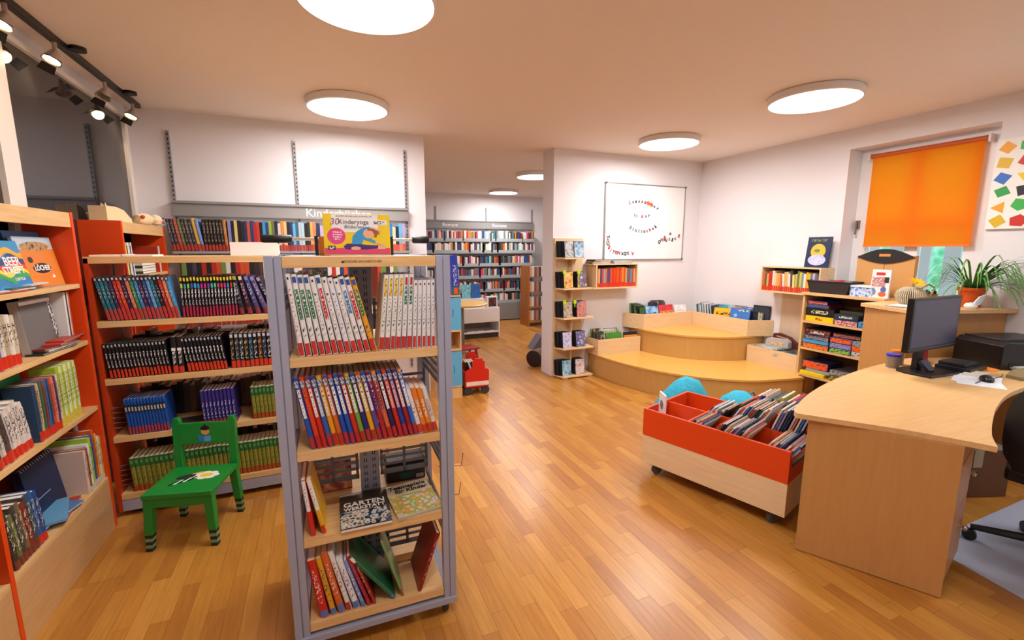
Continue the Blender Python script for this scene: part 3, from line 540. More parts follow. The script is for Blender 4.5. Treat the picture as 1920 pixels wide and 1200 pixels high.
for z in np.arange(.16, 1.46, .03):
    for x in (-.022, -.013, .013, .022): hs.box(x-.0018, -.0088, z, x+.0018, -.0079, z+.016)
hs.build('slots', BLACK, cm)
for (x0, x1) in ((-IW+.005, -.045), (.045, IW-.005)):
    for z0 in (.56, .2, .9, 1.22):
        sl = MB(); sl.box(x0, .012, z0, x1, .016, z0+.01); 
        for j in range(4): sl.box(x0, .012, z0+.03*j+.01, x1, .016, z0+.03*j+.022)
        for q in (x0, (x0+x1)/2-.006, x1-.012): sl.box(q, .012, z0, q+.012, .016, z0+.13)
        sl.build('slotted_panel', STEELD, ct)
# handles on the top
hb = MB().tube([(-.33, .0, 1.588), (.275, .0, 1.588)], .0065, 10).build('handle_bar', P('#d9c9b4', .25, .9), ct)
for (a, c) in ((-.345, -.24), (.215, .285)): MB().tube([(a, 0, 1.588), (a+.006, 0, 1.588), (c-.006, 0, 1.588), (c, 0, 1.588)], [.011, .015, .015, .012], 14).build('grip', BLACK, ct, smooth=True)
for x in (-.155, .13): bx(x-.006, -.012, 1.525, x+.006, .012, 1.6).build('handle_bracket', BLACK, ct)
o = tag(MB().box(-.02, -.06, 0, .02, .06, .07).box(-.018, -.058, .07, .018, .058, .072).build('wooden_box', grain('brown_wood', '#a65a22', '#c77a3a', 'Z'), None, CO+Vector((-.125, .05, 1.5262)), crz), 'small brown wooden block behind the yellow yoga box', 'box')
o = MB()
for (z, yb) in ((.66, -.1), (.50, -.05)): o.tube([(HW+.002, yb+.12, z+.02), (HW+.045, yb+.12, z+.02), (HW+.058, yb+.1, z+.05)], .0016, 5).tube([(HW+.002, yb-.08, z-.02), (HW+.05, yb-.08, z-.025), (HW+.064, yb-.06, z+.02)], .0016, 5)
o.build('wire_hook', P('#4a3a2c', .4, .5), ct)
def CF(k, back=False): 
    m = Matrix.Rotation(crz, 3, 'Z'); return Fr(CO+m @ Vector((-IW, -HD+.004, CZ[k]+.0005)), crz, True)
# yoga card box
yb = case(CF(0).at(.253, .13, 1.5262-CZ[0]), crz, .238, .152, .045, P('#f3cf1c', .4), P('#f4d21e', .4), 'yellow card box reading 30 Kinderyoga Bildkarten on the cart', 'card box', .03, name='card_box')
yf = -.0007
flat(yb, 'white_panel', rect(-.09, .085, .075, .15), WHITEP, yf); flat(yb, 'white_tab', rect(.055, .112, .108, .131), WHITEP, yf-.0004); flat(yb, 'pink_floor', rect(-.117, .003, .117, .026), P('#ee4a72', .45), yf)
text('30', .033, P('#a05a78', .5), yb, TM(-.08, yf-.0012, .122), shear=.2); text('Kinderyoga', .0235, P('#4a3a34', .5), yb, TM(-.012, yf-.0012, .122)); text('Bildkarten', .017, P('#5a4a44', .5), yb, TM(-.012, yf-.0012, .104), shear=.2)
scrawl(yb, -.01, .1435, .13, .0032, '#f2f0ee', '#7a6a64', yf-.0012, 420); flat(yb, 'sticker_print', rect(.06, .116, .1, .127), printed('#f2f0ee', '#55555c', 260, .5, 'X'), yf-.0012)
flat(yb, 'pink_badge', ell(-.075, .07, .032, .03, 32), P('#e8458a', .45), yf-.0004)
for k, w_ in enumerate((.032, .036, .028, .02)): scrawl(yb, -.072, .084-.0085*k, w_, .0055, '#e8458a', '#ffffff', yf-.0014, 420)
flat(yb, 'publisher_mark', rect(-.105, .019, -.08, .034), P('#4a1f30', .5), yf-.0008); flat(yb, 'publisher_print', rect(-.101, .0215, -.084, .031), printed('#4a1f30', '#f2e8ea', 240, .46, 'X'), yf-.0016)
flat(yb, 'girl_legs', [(-.045, .022), (-.052, .032), (-.04, .042), (-.01, .043), (.03, .038), (.075, .036), (.077, .026), (.03, .021), (-.01, .02)], P('#4a2878', .5), yf-.0008)
flat(yb, 'girl_feet', [(.07, .022), (.1, .022), (.1, .034), (.074, .035)], P('#f0b890', .5), yf-.001); flat(yb, 'girl_feet', ell(-.008, .025, .018, .007), P('#f0b890', .5), yf-.0014)
flat(yb, 'girl_jumper', [(-.022, .04), (-.018, .07), (.0, .09), (.025, .104), (.045, .105), (.045, .094), (.028, .088), (.035, .075), (.05, .06), (.065, .052), (.062, .044), (.04, .052), (.02, .058), (.014, .04)], P('#3a9ad0', .5), yf-.0012)
flat(yb, 'girl_arm', [(.045, .105), (.07, .1), (.09, .09), (.088, .086), (.066, .094), (.045, .094)], P('#f0b890', .5), yf-.0014); flat(yb, 'girl_arm', [(.064, .052), (.098, .04), (.098, .034), (.062, .044)], P('#f0b890', .5), yf-.0014)
flat(yb, 'girl_face', ell(.04, .08, .02, .018), P('#f0b088', .5), yf-.0016); flat(yb, 'girl_hair', [(.035, .098), (.055, .099), (.075, .09), (.08, .078), (.072, .08), (.068, .068), (.06, .066), (.062, .078), (.052, .09), (.036, .092)], P('#9a5a30', .5), yf-.002)
# cart row 1
gr_ = lambda c, p0, p1, pc_, ink='#3a3a40', lab='#c8302a': S(c, ('spine_label', 0, .17, 1, P(lab, .4)), ('title_panel', p0, p1, .62, printed(pc_, '#f4f0e8', 330, .6)), ('lower_title', .2, .36, .5, printed(c, ink, 300, .56)), ('series_mark', .9, .97, .7, P('#31549c', .4)))
wh = lambda c='#eceae8', ink='#55555e': S(c, ('spine_label', 0, .17, 1, P('#c8302a', .4)), ('title_strip', .22, .82, .5, printed(c, ink, 300, .6)), ('series_mark', .93, .96, .3, P('#2a2a30', .4)))
A1 = [wh('#eceae8', '#c05a3a'), gr_('#ecebea', .45, .82, '#1f7a4a'), gr_('#ecebea', .48, .82, '#1f7a4a'), gr_('#ecebea', .46, .82, '#1f7a4a'), wh(), gr_('#eeedec', .45, .84, '#c02a38'), wh(), wh('#e8e8ec', '#7a6aa0'), wh(), gr_('#ecebea', .52, .82, '#2f7fc0'), gr_('#ecebea', .44, .82, '#c02a38'), gr_('#eda51c', .48, .84, '#1f7a3a')]
AH = [.292, .29, .288, .288, .282, .287, .28, .278, .275, .282, .28, .28]
ds = ['white-spined', 'white book with green title,', 'white, green-titled', 'white, green-titled', 'plain white', 'white, red-titled', 'plain white', 'white', 'plain white', 'white, blue-titled', 'white, red-titled', 'yellow, green-titled']
row(CF(0), .004, [(.0172, h_, .19, st, d_) for st, h_, d_ in zip(A1, AH, ds)], 'on the cart\'s top shelf', lambda k: -.10-.012*k)
yl = lambda: S('#ecebe6', ('spine_label', 0, .17, 1, P('#c8302a', .4)), ('title_panel', .72, .95, .5, printed('#e8c83a', '#b04a1a', 200, .6)), ('title_strip', .25, .68, .45, printed('#ecebe6', '#4a4a50', 300, .58)))
gn2 = lambda: S('#e9e9ea', ('spine_label', 0, .17, 1, P('#c8302a', .4)), ('title_panel', .6, .84, .55, printed('#2f7a5a', '#e8f0ea', 320, .6)), ('series_mark', .86, .96, .5, P('#b83030', .4)), ('title_strip', .22, .55, .45, printed('#e9e9ea', '#5a5a60', 300, .6)))
A2 = [yl(), yl(), yl(), yl(), gn2(), gn2()]+[wh('#eae9ea', c) for c in ('#3a3a40', '#5a5a90', '#4a4a50', '#6a6a70', '#50505a')]
row(CF(0), .30, [(.0168 if k < 6 else .0148, .282 if k < 6 else .258, .19, st, d_) for k, (st, d_) in enumerate(zip(A2, ['white, yellow-titled']*4+['white, green-titled']*2+['plain white']*5))], 'in the right group of the cart\'s top shelf', lambda k: .11-.009*k)
# cart row 2
cR = [('#1f4fb4', '#f0f0f0'), ('#d8431e', '#e0522a'), ('#c82a20', '#f0ece8'), ('#2a5fb4', '#d8e4ec'), ('#e8a01c', '#f0dcb0'), ('#d0682a', '#e8dce0'), ('#1d4cae', '#f0f0f0'), ('#2050b0', '#eef0f4'), ('#cc2c20', '#f2ecea'), ('#7aa03a', '#e8ece0'), ('#20287a', '#f0f0f0'), ('#e6a820', '#f2ead0'), ('#5a4aa0', '#f0ecf2'), ('#a82028', '#3a2a7a'), ('#d86a4a', '#8a2a3a'), ('#1a1f50', '#f0f0f2'), ('#c82820', '#f0b0a0'), ('#1f3f9c', '#e8b0b0'), ('#9a1f24', '#f0e0d8'), ('#2a6ac8', '#e8f0f4')]
tops = ('#1f4fb4', '#d8431e', '#2f4f9c', '#2a3f7a', '#e0a020')
row(CF(1), .0, [(.0172, .275, .19, S(c, ('spine_label', 0, .17, 1, P('#b52a2a', .4)), ('series_mark', .86, .955, .8, printed('#5a6a8a', '#c8ccd4', 200, .5)), ('title_panel', .44, .84, .56, printed(p_, '#5a3a3a' if p_ > '#a' else '#e0d8e8', 330, .62)), ('top_band', .965, 1, 1, P(tops[k % 5], .4))), None) for k, (c, p_) in enumerate(cR)], 'on the cart\'s second shelf', lambda k: -.165-.003*k)
row(CF(1), .436, [(.0185, h_, .17, S(c, ('spine_label', 0, .2, 1, P('#c8402a', .4)), ('title_panel', .35, .75, .5, printed(p_, '#8a4a2a', 300, .6))), None) for c, p_, h_ in (('#e6e0e8', '#f0ece8', .19), ('#e8862a', '#f0c8a0', .193), ('#ea8a20', '#f2d0a8', .19), ('#e4e2e0', '#d0ccc8', .188))], 'in the short orange group, cart\'s second shelf', -.24)
# cart row 3
row(CF(2), .006, [(.017, .225, .17, S(c, ('upper_band', .45, 1, 1, P('#eceef2', .4)), ('spine_label', 0, .17, 1, P('#c8342a', .4)), ('title_strip', .5, .9, .5, printed('#eceef2', '#5a7ab0', 300, .6))), None) for c in ('#d0281e', '#e6b020')], 'on the cart\'s third shelf', lambda k: -.1-.09*k)
gb = bx(-.095, -.12, 0, .095, .12, .012).build('magazine', P('#2a2422', .4)); gb.matrix_world = Matrix.Translation(CF(2).at(.225, .112, .006)) @ Matrix.Rotation(crz, 4, 'Z') @ Matrix.Rotation(R(3), 4, 'X'); tag(gb, 'dark book titled GARTEN WERKSTATT lying on the cart', 'book')
bx(-.094, -.119, .012, .094, .119, .0125).build('cover_picture', art(('#1c1410', '#3a2a20', '#2a3a2a'), 14), gb)
bx(-.094, -.115, .0125, .094, -.01, .0128).build('cover_picture', art(('#d8402a', '#2a5a34', '#e8e0d0', '#1f4a6a', '#1a1a16'), 24), gb)
UPT = Matrix.Translation((0, 0, .0135)); text('GARTEN', .042, WHITEP, gb, Matrix.Translation((.0, .035, .0132)), bold=.0008); text('WERKSTATT', .028, WHITEP, gb, Matrix.Translation((.0, .004, .0132)), bold=.0006)
bx(-.094, -.1205, .001, .094, -.1195, .011).build('page_block', PAPER, gb)
tb2 = bx(-.095, -.12, 0, .095, .12, .011).build('magazine', P('#b9b6a0', .4)); tb2.matrix_world = Matrix.Translation(CF(2).at(.42, .125, .006)) @ Matrix.Rotation(crz+R(8), 4, 'Z') @ Matrix.Rotation(R(3), 4, 'X'); tag(tb2, 'picture book titled Teamspiele für Kinder lying on the cart', 'book')
bx(-.094, -.119, .011, .094, .119, .0115).build('cover_picture', P('#cfc7a8', .4), tb2); bx(-.094, -.115, .0115, .094, .03, .0118).build('cover_picture', art(('#6a4a9a', '#c8d8e8', '#e0a04a', '#8ab04a', '#d8e0f0'), 18, 2), tb2)
text('Teamspiele', .036, P('#1f1a2a', .5), tb2, Matrix.Translation((0, .09, .0122)), bold=.0008, shear=.15); text('für Kinder', .034, P('#1f1a2a', .5), tb2, Matrix.Translation((.01, .058, .0122)), bold=.0008, shear=.15)
bb_ = tag(MB().box(-.09, -.06, 0, .09, .06, .1).build('radio', BLACK, None, CF(2).at(.42, .36, 0), crz, bev=.008), 'black portable device on the rear side of the cart', 'device'); bx(-.03, -.0615, .015, .03, -.06, .045).build('display', P('#1f4a44', .2), bb_); flat(bb_, 'badge', rect(.045, .01, .08, .028), P('#8a8a90', .4), -.0605)
case(CF(2).at(.1, .33), crz, .17, .13, .02, P('#2a2438', .4), art(('#2a2040', '#c05a3a', '#e8c8a0'), 14), 'dark picture book on the rear shelf seen through the cart', 'book', .1)
# cart row 4
D4 = [(.03, .25, '#cf2a1e', '#e8e0d8'), (.019, .255, '#e0a82a', '#2a2a6a'), (.024, .272, '#d8642a', '#f0e0d0'), (.017, .272, '#e8e6e2', '#b03a30'), (.022, .235, '#eceaf0', '#4a4a8a'), (.013, .225, '#8a9ad0', '#f0f0f4'), (.014, .24, '#b02838', '#4a8ac0'), (.012, .22, '#a03028', '#d8b070')]
row(CF(3), .006, [(t_, h_, .18, S(c, ('spine_label', 0, .13, 1, P('#5a78c0' if k not in (3, 6, 7) else '#b83028', .4)), ('title_strip', .25, .85, .55, printed(c, p_, 240, .58))), None) for k, (t_, h_, c, p_) in enumerate(D4)], 'on the cart\'s bottom shelf', lambda k: -.14-.025*k)
book(CF(3).at(.315, .012), crz, .016, .275, .21, S('#2a6a44', ('spine_label', 0, .06, 1, P('#4a78c0', .4)), ('number_tag', .88, .98, 1, WHITEP)), 'large dark green book slanting on the cart\'s bottom shelf', -.62)
book(CF(3).at(.352, .012), crz, .009, .27, .2, S('#7aa06a', ('spine_label', 0, .13, 1, P('#b03a30', .4))), 'thin pale green book leaning alone on the cart\'s bottom shelf', -.28)
book(CF(3).at(.42, .012), crz, .016, .255, .2, S('#8a2018', ('title_strip', .2, .9, .5, printed('#8a2018', '#d8a090', 200, .58))), 'dark red book leaning right on the cart\'s bottom shelf', .34)
STF[0] = True
for k, zz in enumerate(CZ):
    if k != 2: row(Fr(CF(k).at(.0, .3), crz), .02, [(jit(.024, .2), jit(.2, .1), .15, S(rnd.choice(('#2a2420', '#6a2a1e', '#3a3430', '#20242a', '#5a4634'))), None) for _ in range(12 if k else 6)], f'on the rear side of the cart, {ordn(k+1)} shelf', 0)
STF[0] = False
# ------------------------------------------------------------------ wall shelving under the Kinderbücher sign
def wall_shelving(name, wy, xs, zb, zt, sz0, sz1, shelves, label, depth, sign, spx):
    t = empty(name, (xs[0], wy, 0), 0, label, 'shelving')
    for x in xs:
        r_ = bx(x-xs[0]-.012, -.022, zb, x-xs[0]+.012, -.001, zt).build('wall_rail', P('#a3a3a8', .4, .4), t); hs = MB(); z = zb+.02
        while z < zt-.03: hs.box(x-xs[0]-.005, -.0228, z, x-xs[0]+.005, -.0218, z+.02); z += .038
        hs.build('slots', P('#2a2a2e', .6), r_)
    sg = MB().box(-.01, -.06, sz0, xs[-1]-xs[0]+.01, -.03, sz1-.02).box(-.01, -.075, sz1-.02, xs[-1]-xs[0]+.01, -.03, sz1).build('sign_band', P('#8f8b8a', .5), t)
    for (body, x, size) in sign: text(body, size, P('#f4f2f0', .5), t, TM(x-xs[0], -.0612, (sz0+sz1)/2-.012), align='LEFT')
    for z in shelves: bx(0, -depth, z-.02, xs[-1]-xs[0], -.022, z).build('shelf', P('#a6a5a8', .4, .2), t)
    return t
KX = [-1.095, -.14, .86]; kz = [onY(375, 471, 4.53).z, onY(375, 471, 4.53).z-.32, onY(375, 471, 4.53).z-.64]
wall_shelving('wall_shelving', BY, KX, .3, 2.525, 1.83, 1.955, kz, 'grey wall shelving below the Kinderbücher sign', .25, [('Kinderbücher', onY(573, 402, BY-.06).x, .105)], 0)
kf = Fr((0, 4.545, kz[0]+.0005), 0); kx = lambda p: onY(p, 450, 4.545).x
pal = ['#2a3550', '#3a2a3a', '#b04a3a', '#5a6a4a', '#2f2a26', '#4a4a50', '#1f2a4a', '#d8a82a', '#6a8ad0', '#1d1d20', '#2a1c18', '#1a1a1c', '#241a1a', '#1c1c20', '#2a2018', '#b8722a']
lb = ('spine_label', 0, .2, 1, P('#a83428', .45))
x = row(kf, kx(322), [((kx(430)-kx(322))/16-.002, .262 if k != 7 else .27, .2, S(c, lb, ('title_strip', .3, .9, .5, printed(c, '#b8a890', 180, .56))), None) for k, c in enumerate(pal)], 'on the wall shelf under Kinderbücher', lambda k: -.14 if k < 9 else -.04)
pal2 = ['#8a8ac0', '#1a1f2a', '#d8c07a', '#16181c', '#20242e', '#2a3050', '#c0503a', '#2a3f6a', '#b02a30', '#c83a2a', '#17181c', '#3f8fc8', '#2a3a7a', '#8fae3a', '#6a6a4a', '#1d2030', '#c8c0d0', '#d88a2a', '#e8c090', '#2a2420', '#1f3a6a', '#6aa8d8', '#2a6a7a', '#b8b8d0', '#a8ccd8', '#1a1a1c', '#2a2c28', '#d8a060', '#e08050']
STF[0] = True
x = row(kf, x+.004, [((kx(600)-kx(430))/29-.002, jit(.25, .05), .2, S(c, lb), None) for c in pal2], 'in the middle of the Kinderbücher wall shelf', lambda k: 0)
pal3 = [rnd.choice(('#6ab0d8', '#d8cfa0', '#c8c8d0', '#3a3a44', '#a8c84a', '#2f7ac0', '#e0d8c8', '#b0a0c8', '#d87a3a', '#1f3050')) for _ in range(26)]
row(kf, x+.004, [((.85-x)/27-.002, jit(.245, .08), .2, S(c, ('spine_label', 0, .26, 1, P(rnd.choice(('#d8503a', '#c83a30', '#e0803a')), .45))), None) for c in pal3], 'at the right of the Kinderbücher wall shelf', lambda k: 0)
for q in (1, 2):
    row(Fr((0, 4.545, kz[q]+.0005), 0), -1.05, [(.034, jit(.25, .08), .2, S(rnd.choice(('#c8502a', '#d8d0c8', '#2a3a6a', '#3a2a2a', '#b03028', '#6a8a4a', '#20242a')), lb), None) for _ in range(50)], f'on the {ordn(q+1)} Kinderbücher wall shelf', 0)
STF[0] = False
# ------------------------------------------------------------------ display column at the wall end with the blue book
t = empty('display_column', (1.2, 4.57, 0), 0, 'narrow birch display unit with light blue boxes beside the cart', 'display shelf')
for (z0, z1, m_) in ((0, .12, BIRCH_Z), (.115, .13, BIRCH_X), (.51, .525, BIRCH_X), (.71, .725, BIRCH_X), (1.07, 1.085, BIRCH_X)): bx(-.115, -.14, z0, .115, .14, z1).build('board', m_, t)
bx(-.115, .125, .1, .115, .14, 1.07).build('back_panel', BIRCH_Z, t); bx(-.115, -.14, .13, -.1, .125, 1.07).build('side_panel', BIRCH_Z, t); bx(.103, -.14, .525, .115, .125, .71).build('side_panel', BIRCH_Z, t)
for (z, nm) in ((.131, 'lower'), (.726, 'upper')):
    o = tag(bx(-.1, -.135, 0, .118, .12, .372 if nm == 'lower' else .338).build('storage_box', P('#5fb0dc', .45), None, (1.2, 4.57, z)), f'light blue cardboard box in the {nm} slot of the display unit', 'box')
    flat(o, 'slot_mark', rect(.03, .14, .036, .22), P('#1a3a5a', .5), -.1352); flat(o, 'lettering_mark', rect(-.06, .12, -.045, .26), printed('#5fb0dc', '#15202a', 130, .5), -.1352); flat(o, 'paper_tab', [(-.05, .03), (-.01, .045), (-.01, .06), (-.05, .045)], WHITEP, -.1352)
bk = book((1.27, 4.44, 1.086), 0, .075, .40, .2, S('#2a35a0', ('spine_label', 0, .2, 1, P('#2f6a3a', .45)), ('number_tag', .03, .18, .5, P('#e0503a', .45)), ('title_strip', .24, .75, .5, printed('#2a35a0', '#c0d0f0', 110, .55))), 'tall thick blue book with red number tag above light blue boxes', -.05)
# ------------------------------------------------------------------ red book truck and stool
t = empty('book_truck', (1.5, 4.62, 0), R(-4), 'red wooden children\'s book truck with stepped sides and white stripe', 'book truck'); RT = P('#d0220e', .4)
prof = [(-.13, .09), (.13, .09), (.13, .27), (.115, .285), (.085, .285), (.085, .36), (.06, .375), (.06, .4), (-.02, .4), (-.02, .385), (-.05, .37), (-.05, .3), (-.1, .28), (-.13, .26)]
for y in (-.17, .15): MB().prism(prof, 0, .018, 0, Matrix.Translation((0, y+.018, 0)) @ FRONT).build('side_panel', RT, t)
bx(-.13, -.152, .09, .13, .15, .105).build('floor_board', RT, t); bx(-.13, -.152, .105, -.115, .15, .25).build('end_panel', RT, t); bx(.115, -.152, .105, .13, .15, .27).build('end_panel', RT, t)
bx(-.12, -.1725, .105, .128, -.1702, .15).build('stripe', P('#f0d8d0', .5), t); bx(-.12, -.15, .07, .12, .13, .09).build('chassis', P('#7a2418', .6), t)
for x in (-.095, .095):
    for y in (-.14, .13): MB().lathe([(0, -.015), (.04, -.015), (.045, -.01), (.045, .01), (.04, .015), (0, .015)], 20, 0, Matrix.Translation((x, y, .045)) @ Matrix.Rotation(R(90), 4, 'X')).build('wheel', RUBBER, t)
for k, (c, ln) in enumerate((('#1a1c22', -.3), ('#e8e0cc', -.3), ('#22262c', -.3), ('#d8c8a8', -.3))): book((1.475+.026*k, 4.56, .107), R(-4), .02, .24, .16, S(c), f'{cname(c)} book, {ordn(k+1)} from left in the red truck', ln)
st_ = empty('step_stool', (1.72, 5.75, 0), R(10), 'small dark red step stool behind the book truck', 'stool'); RS = P('#a8241c', .5)
bx(-.19, -.13, .22, .19, .13, .245).build('top', RS, st_, bev=.004)
for sx in (-1, 1):
    for sy in (-1, 1): MB().tube([(sx*.15, sy*.09, .22), (sx*.18, sy*.115, 0)], .018, 8).build('leg', RS, st_)
    MB().tube([(sx*.166, -.1, .1), (sx*.166, .1, .1)], .012, 8).build('stretcher', RS, st_)
# ------------------------------------------------------------------ whiteboard
wb = empty('whiteboard', (3.893, BY, 0), 0, 'white magnetic board with thin aluminium frame and loose letters', 'whiteboard')
bx(-.62, -.014, 1.42, .62, -.002, 2.345).build('panel', P('#f2f0f0', .25), wb); AL = P('#a9a6a6', .35, .7)
for (x0, z0, x1, z1) in ((-.63, 1.41, .63, 1.424), (-.63, 2.341, .63, 2.355), (-.63, 1.424, -.617, 2.341), (.617, 1.424, .63, 2.341)): bx(x0, -.02, z0, x1, -.001, z1).build('frame', AL, wb)
for sx in (-1, 1):
    for z in (1.417, 2.348): MB().lathe([(0, 0), (.014, 0), (.014, .006), (0, .006)], 12, 0, Matrix.Translation((sx*.622, -.02, z)) @ FRONT).build('corner_cap', P('#5a5a5e', .5), wb)
cD = {'r': '#b8241c', 'k': '#17171c', 'g': '#70707c', 'o': '#c8320e', 'b': '#5f7890', 'p': '#96304e'}
def letters(s, cols, pts, word, sz=.062):
    # pts: photo pixels of the letters
    n = 0
    for c, k, (px_, py_, rot) in zip(s, cols, pts):
        if c == ' ': continue
        n += 1; p = onY(px_, py_, BY-.015); e = empty('magnet_letter', p, 0, f"{ {'r':'red','k':'black','g':'grey','o':'orange-backed','b':'pale blue','p':'dusty pink'}[k]} letter {c}, {ordn(n)} letter of {word} on the whiteboard", 'letter', 'letters on the whiteboard')
        if k == 'o': MB().prism(rect(-.026, -.03, .026, .03), .0002, .0009, 0, Matrix.Rotation(-rot, 4, 'Y') @ FRONT).build('backing', P('#f4a080', .6), e)
        text(c, sz, P(cD[k], .5), e, Matrix.Translation((0, -.0012, 0)) @ Matrix.Rotation(rot, 4, 'Y') @ FRONT, .0005, bold=.0026, name='glyph')
def arc(x0, y0, x1, y1, sag, n): return [(x0+(x1-x0)*i/(n-1), y0+(y1-y0)*i/(n-1)-sag*(1-(2*i/(n-1)-1)**2), math.atan(((y1-y0)+sag*4*(2*i/(n-1)-1))/(x1-x0))) for i in range(n)]
letters('Lesesommer', 'rgkgrkooby', arc(1181, 380, 1233, 390, 7, 10), 'Lesesommer') if False else letters('Lesesommer', 'rgkgrkoobk', arc(1181, 380, 1233, 391, 7, 10), 'Lesesommer')
letters('in', 'kg', [(1190, 403, 0), (1194, 405, .1)], 'in'); letters('der', 'rbk', [(1204, 406, 0), (1211, 405, 0), (1217, 404, .1)], 'der')
letters('Bibliothek', 'gkgkkkgrgk', arc(1182, 427, 1229, 425, -8, 10), 'Bibliothek')
letters('ThUS', 'kpkr', [(1140, 444, 1.5), (1140, 450, .2), (1140, 457, -.1), (1142, 464, .4)], 'the left column')
letters('ITRNxGKV', 'grgrkkgr', [(1145, 470, .5), (1150, 473, .5), (1155, 474, .1), (1160, 474, 0), (1167, 475, 0), (1172, 476, .3), (1178, 475, 0), (1186, 476, .1)], 'the bottom row')
letters('GmBAIozgcR', 'kgrrkkgkkr', [(1236, 454, .5), (1241, 449, .2), (1246, 446, .3), (1247, 450, .2), (1250, 451, .2), (1257, 438, .3), (1255, 448, 0), (1261, 448, .2), (1266, 447, 0), (1273, 443, .5)], 'the right cluster')
# ------------------------------------------------------------------ DVD tower on the partition wall
TX = 2.57; TY = 4.585
t = empty('dvd_tower', (TX, BY, 0), 0, 'narrow pale birch DVD tower with five shelves on the partition', 'shelf tower'); D = BY-TY
bx(.0, -.018, .0, .39, -.002, 1.675).build('back_panel', PALE_Z, t); bx(0, -.03, 0, .022, -.018, 1.675).build('edge_strip', PALE_Z, t)
tz = [1.452, 1.096, .745, .379, .035]
for k, z in enumerate(tz):
    wd = (.31, .43, .46, .46, .46)[k]; MB().prism([(.0, -.018), (.0, -.06), (.04, -D), (wd, -D), (wd, -.018)], z-.02, z).build('shelf', PALE_X, t, bev=.001)
bx(.2, -.1, .035, .214, -.018, 1.455).build('divider', PALE_Z, t)
for x in (.06, .4): bx(x, -D+.01, 0, x+.06, -.03, .015).build('foot', PALE_X, t)
dvc = [[('#1a1c20', '#c8ccd0', '#2a2c30'), ('#26303a', '#8ab0d0', '#e0e4e8')], [('#20242a', '#e0a050', '#f0d8a8'), ('#e8e6f0', '#5a4a70', '#d8c060')], [('#3a3430', '#c8b8a8', '#6a5a54'), ('#2a2a38', '#d88a78', '#5a6aa0')], [('#3a4aa8', '#d8d8f0', '#7a88d0'), ('#e4e4ea', '#3a3f8a', '#c8c8d8')], [('#1f3a44', '#7ac0e0', '#e8d0c8'), ('#2a5a9a', '#e0e0e0', '#d85a30')]]
for k, z in enumerate(tz):
    w_ = (.31, .43, .46, .46, .46)[k]
    for q, xx in enumerate((.115, .30)):
        if k == 0: xx = (.12, .25)[q]
        for j in range(5):
            xj = TX+xx-(.0 if j == 0 else .055+.012*j)+(.0 if q == 0 else 0); yj = TY+.045+.024*j
            case((TX+xx-(.014 if q == 0 else .004)*j, TY+.03+.021*j, z+.001), R(6 if q == 0 else 2), .132, .188, .014, P('#15161a', .35), art(dvc[k][q], 9, k*2+q) if j == 0 else P(('#2a2c34', '#1c1d22', '#3a3a48', '#20242a')[j-1], .4),
                 (f"front DVD of the {'left' if q == 0 else 'right'} stack on the tower's {ordn(k+1)} shelf from the top" if j == 0 else f"DVD case, {ordn(j+1)} behind the front in the {'left' if q == 0 else 'right'} stack, tower's {ordn(k+1)} shelf"), 'DVD', .12, group='DVDs on the tower', name='dvd_case')
    if k in (1, 2):
        for q, xx in enumerate((.052, .245) if k == 1 else (.06, .2)):
            o = MB().prism(ell(0, .0, .021, .027, 20), 0, .0012, 0, FRONT).prism(rect(-.006, -.06, .006, -.02), 0, .0012, 0, FRONT).build('shelf_tag', P('#b8e01c', .5), None, (TX+xx, TY+.026, z+.185)); tag(o, f"round lime green marker tag, {'left' if q == 0 else 'right'} one on the tower's {ordn(k+1)} shelf", 'tag', 'lime marker tags')
# wall box shelf
t = empty('wall_box_shelf', (2.99, 4.57, 1.075), 0, 'pale birch box shelf with red books below the whiteboard', 'wall shelf'); WW = .65
for (x0, z0, x1, z1) in ((0, 0, WW, .016), (0, .285, WW, .301), (.04, .016, .056, .285), (WW-.016, .016, WW, .285)): bx(x0, 0, z0, x1, BY-4.574, z1).build('board', PALE_X, t)
bx(.056, BY-4.582, .016, WW-.016, BY-4.574, .285).build('back_panel', P('#4a3a30', .7), t)
cols = ['#c23a2a', '#e0b070', '#3a4a7a', '#c8402e', '#8a9ab0', '#e06a2a', '#2a5a8a', '#7a3a5a', '#d8562a', '#c8321e', '#d84a1e', '#cf3a1c', '#e05a22', '#c83418', '#d85a2a', '#e08a3a', '#d04a20', '#c8a040', '#3a6a9a', '#9a4a3a', '#4a8ab0', '#c04a3a', '#e0a060']
STF[0] = True
wf = Fr((2.99, 4.57, 1.0915), 0); row(wf, .06, [((WW-.085)/23-.0012, jit(.235 if 8 <= k < 18 else .22, .03), .17, S(c, ('spine_label', 0, .22, 1, REDM)), None) for k, c in enumerate(cols)], 'in the box shelf under the whiteboard', 0, .02)
STF[0] = False
for k, c in enumerate(('#3a2a22', '#b8a890', '#5a3424', '#2a2420')): lying((3.12+.006*k, 4.68, 1.3765+.012*k), R(3*k), .26, .16, .012, c, f'{cname(c)} book lying flat, {ordn(k+1)} from the bottom of the brown box-shelf pile', 'book')
for k, c in enumerate(('#2a3040', '#c8ccd4', '#8a9ab0')): lying((3.44, 4.68, 1.3765+.011*k), R(-2*k), .27, .16, .011, c, f'{cname(c)} book lying flat, {ordn(k+1)} from the bottom of the pale box-shelf pile', 'book')
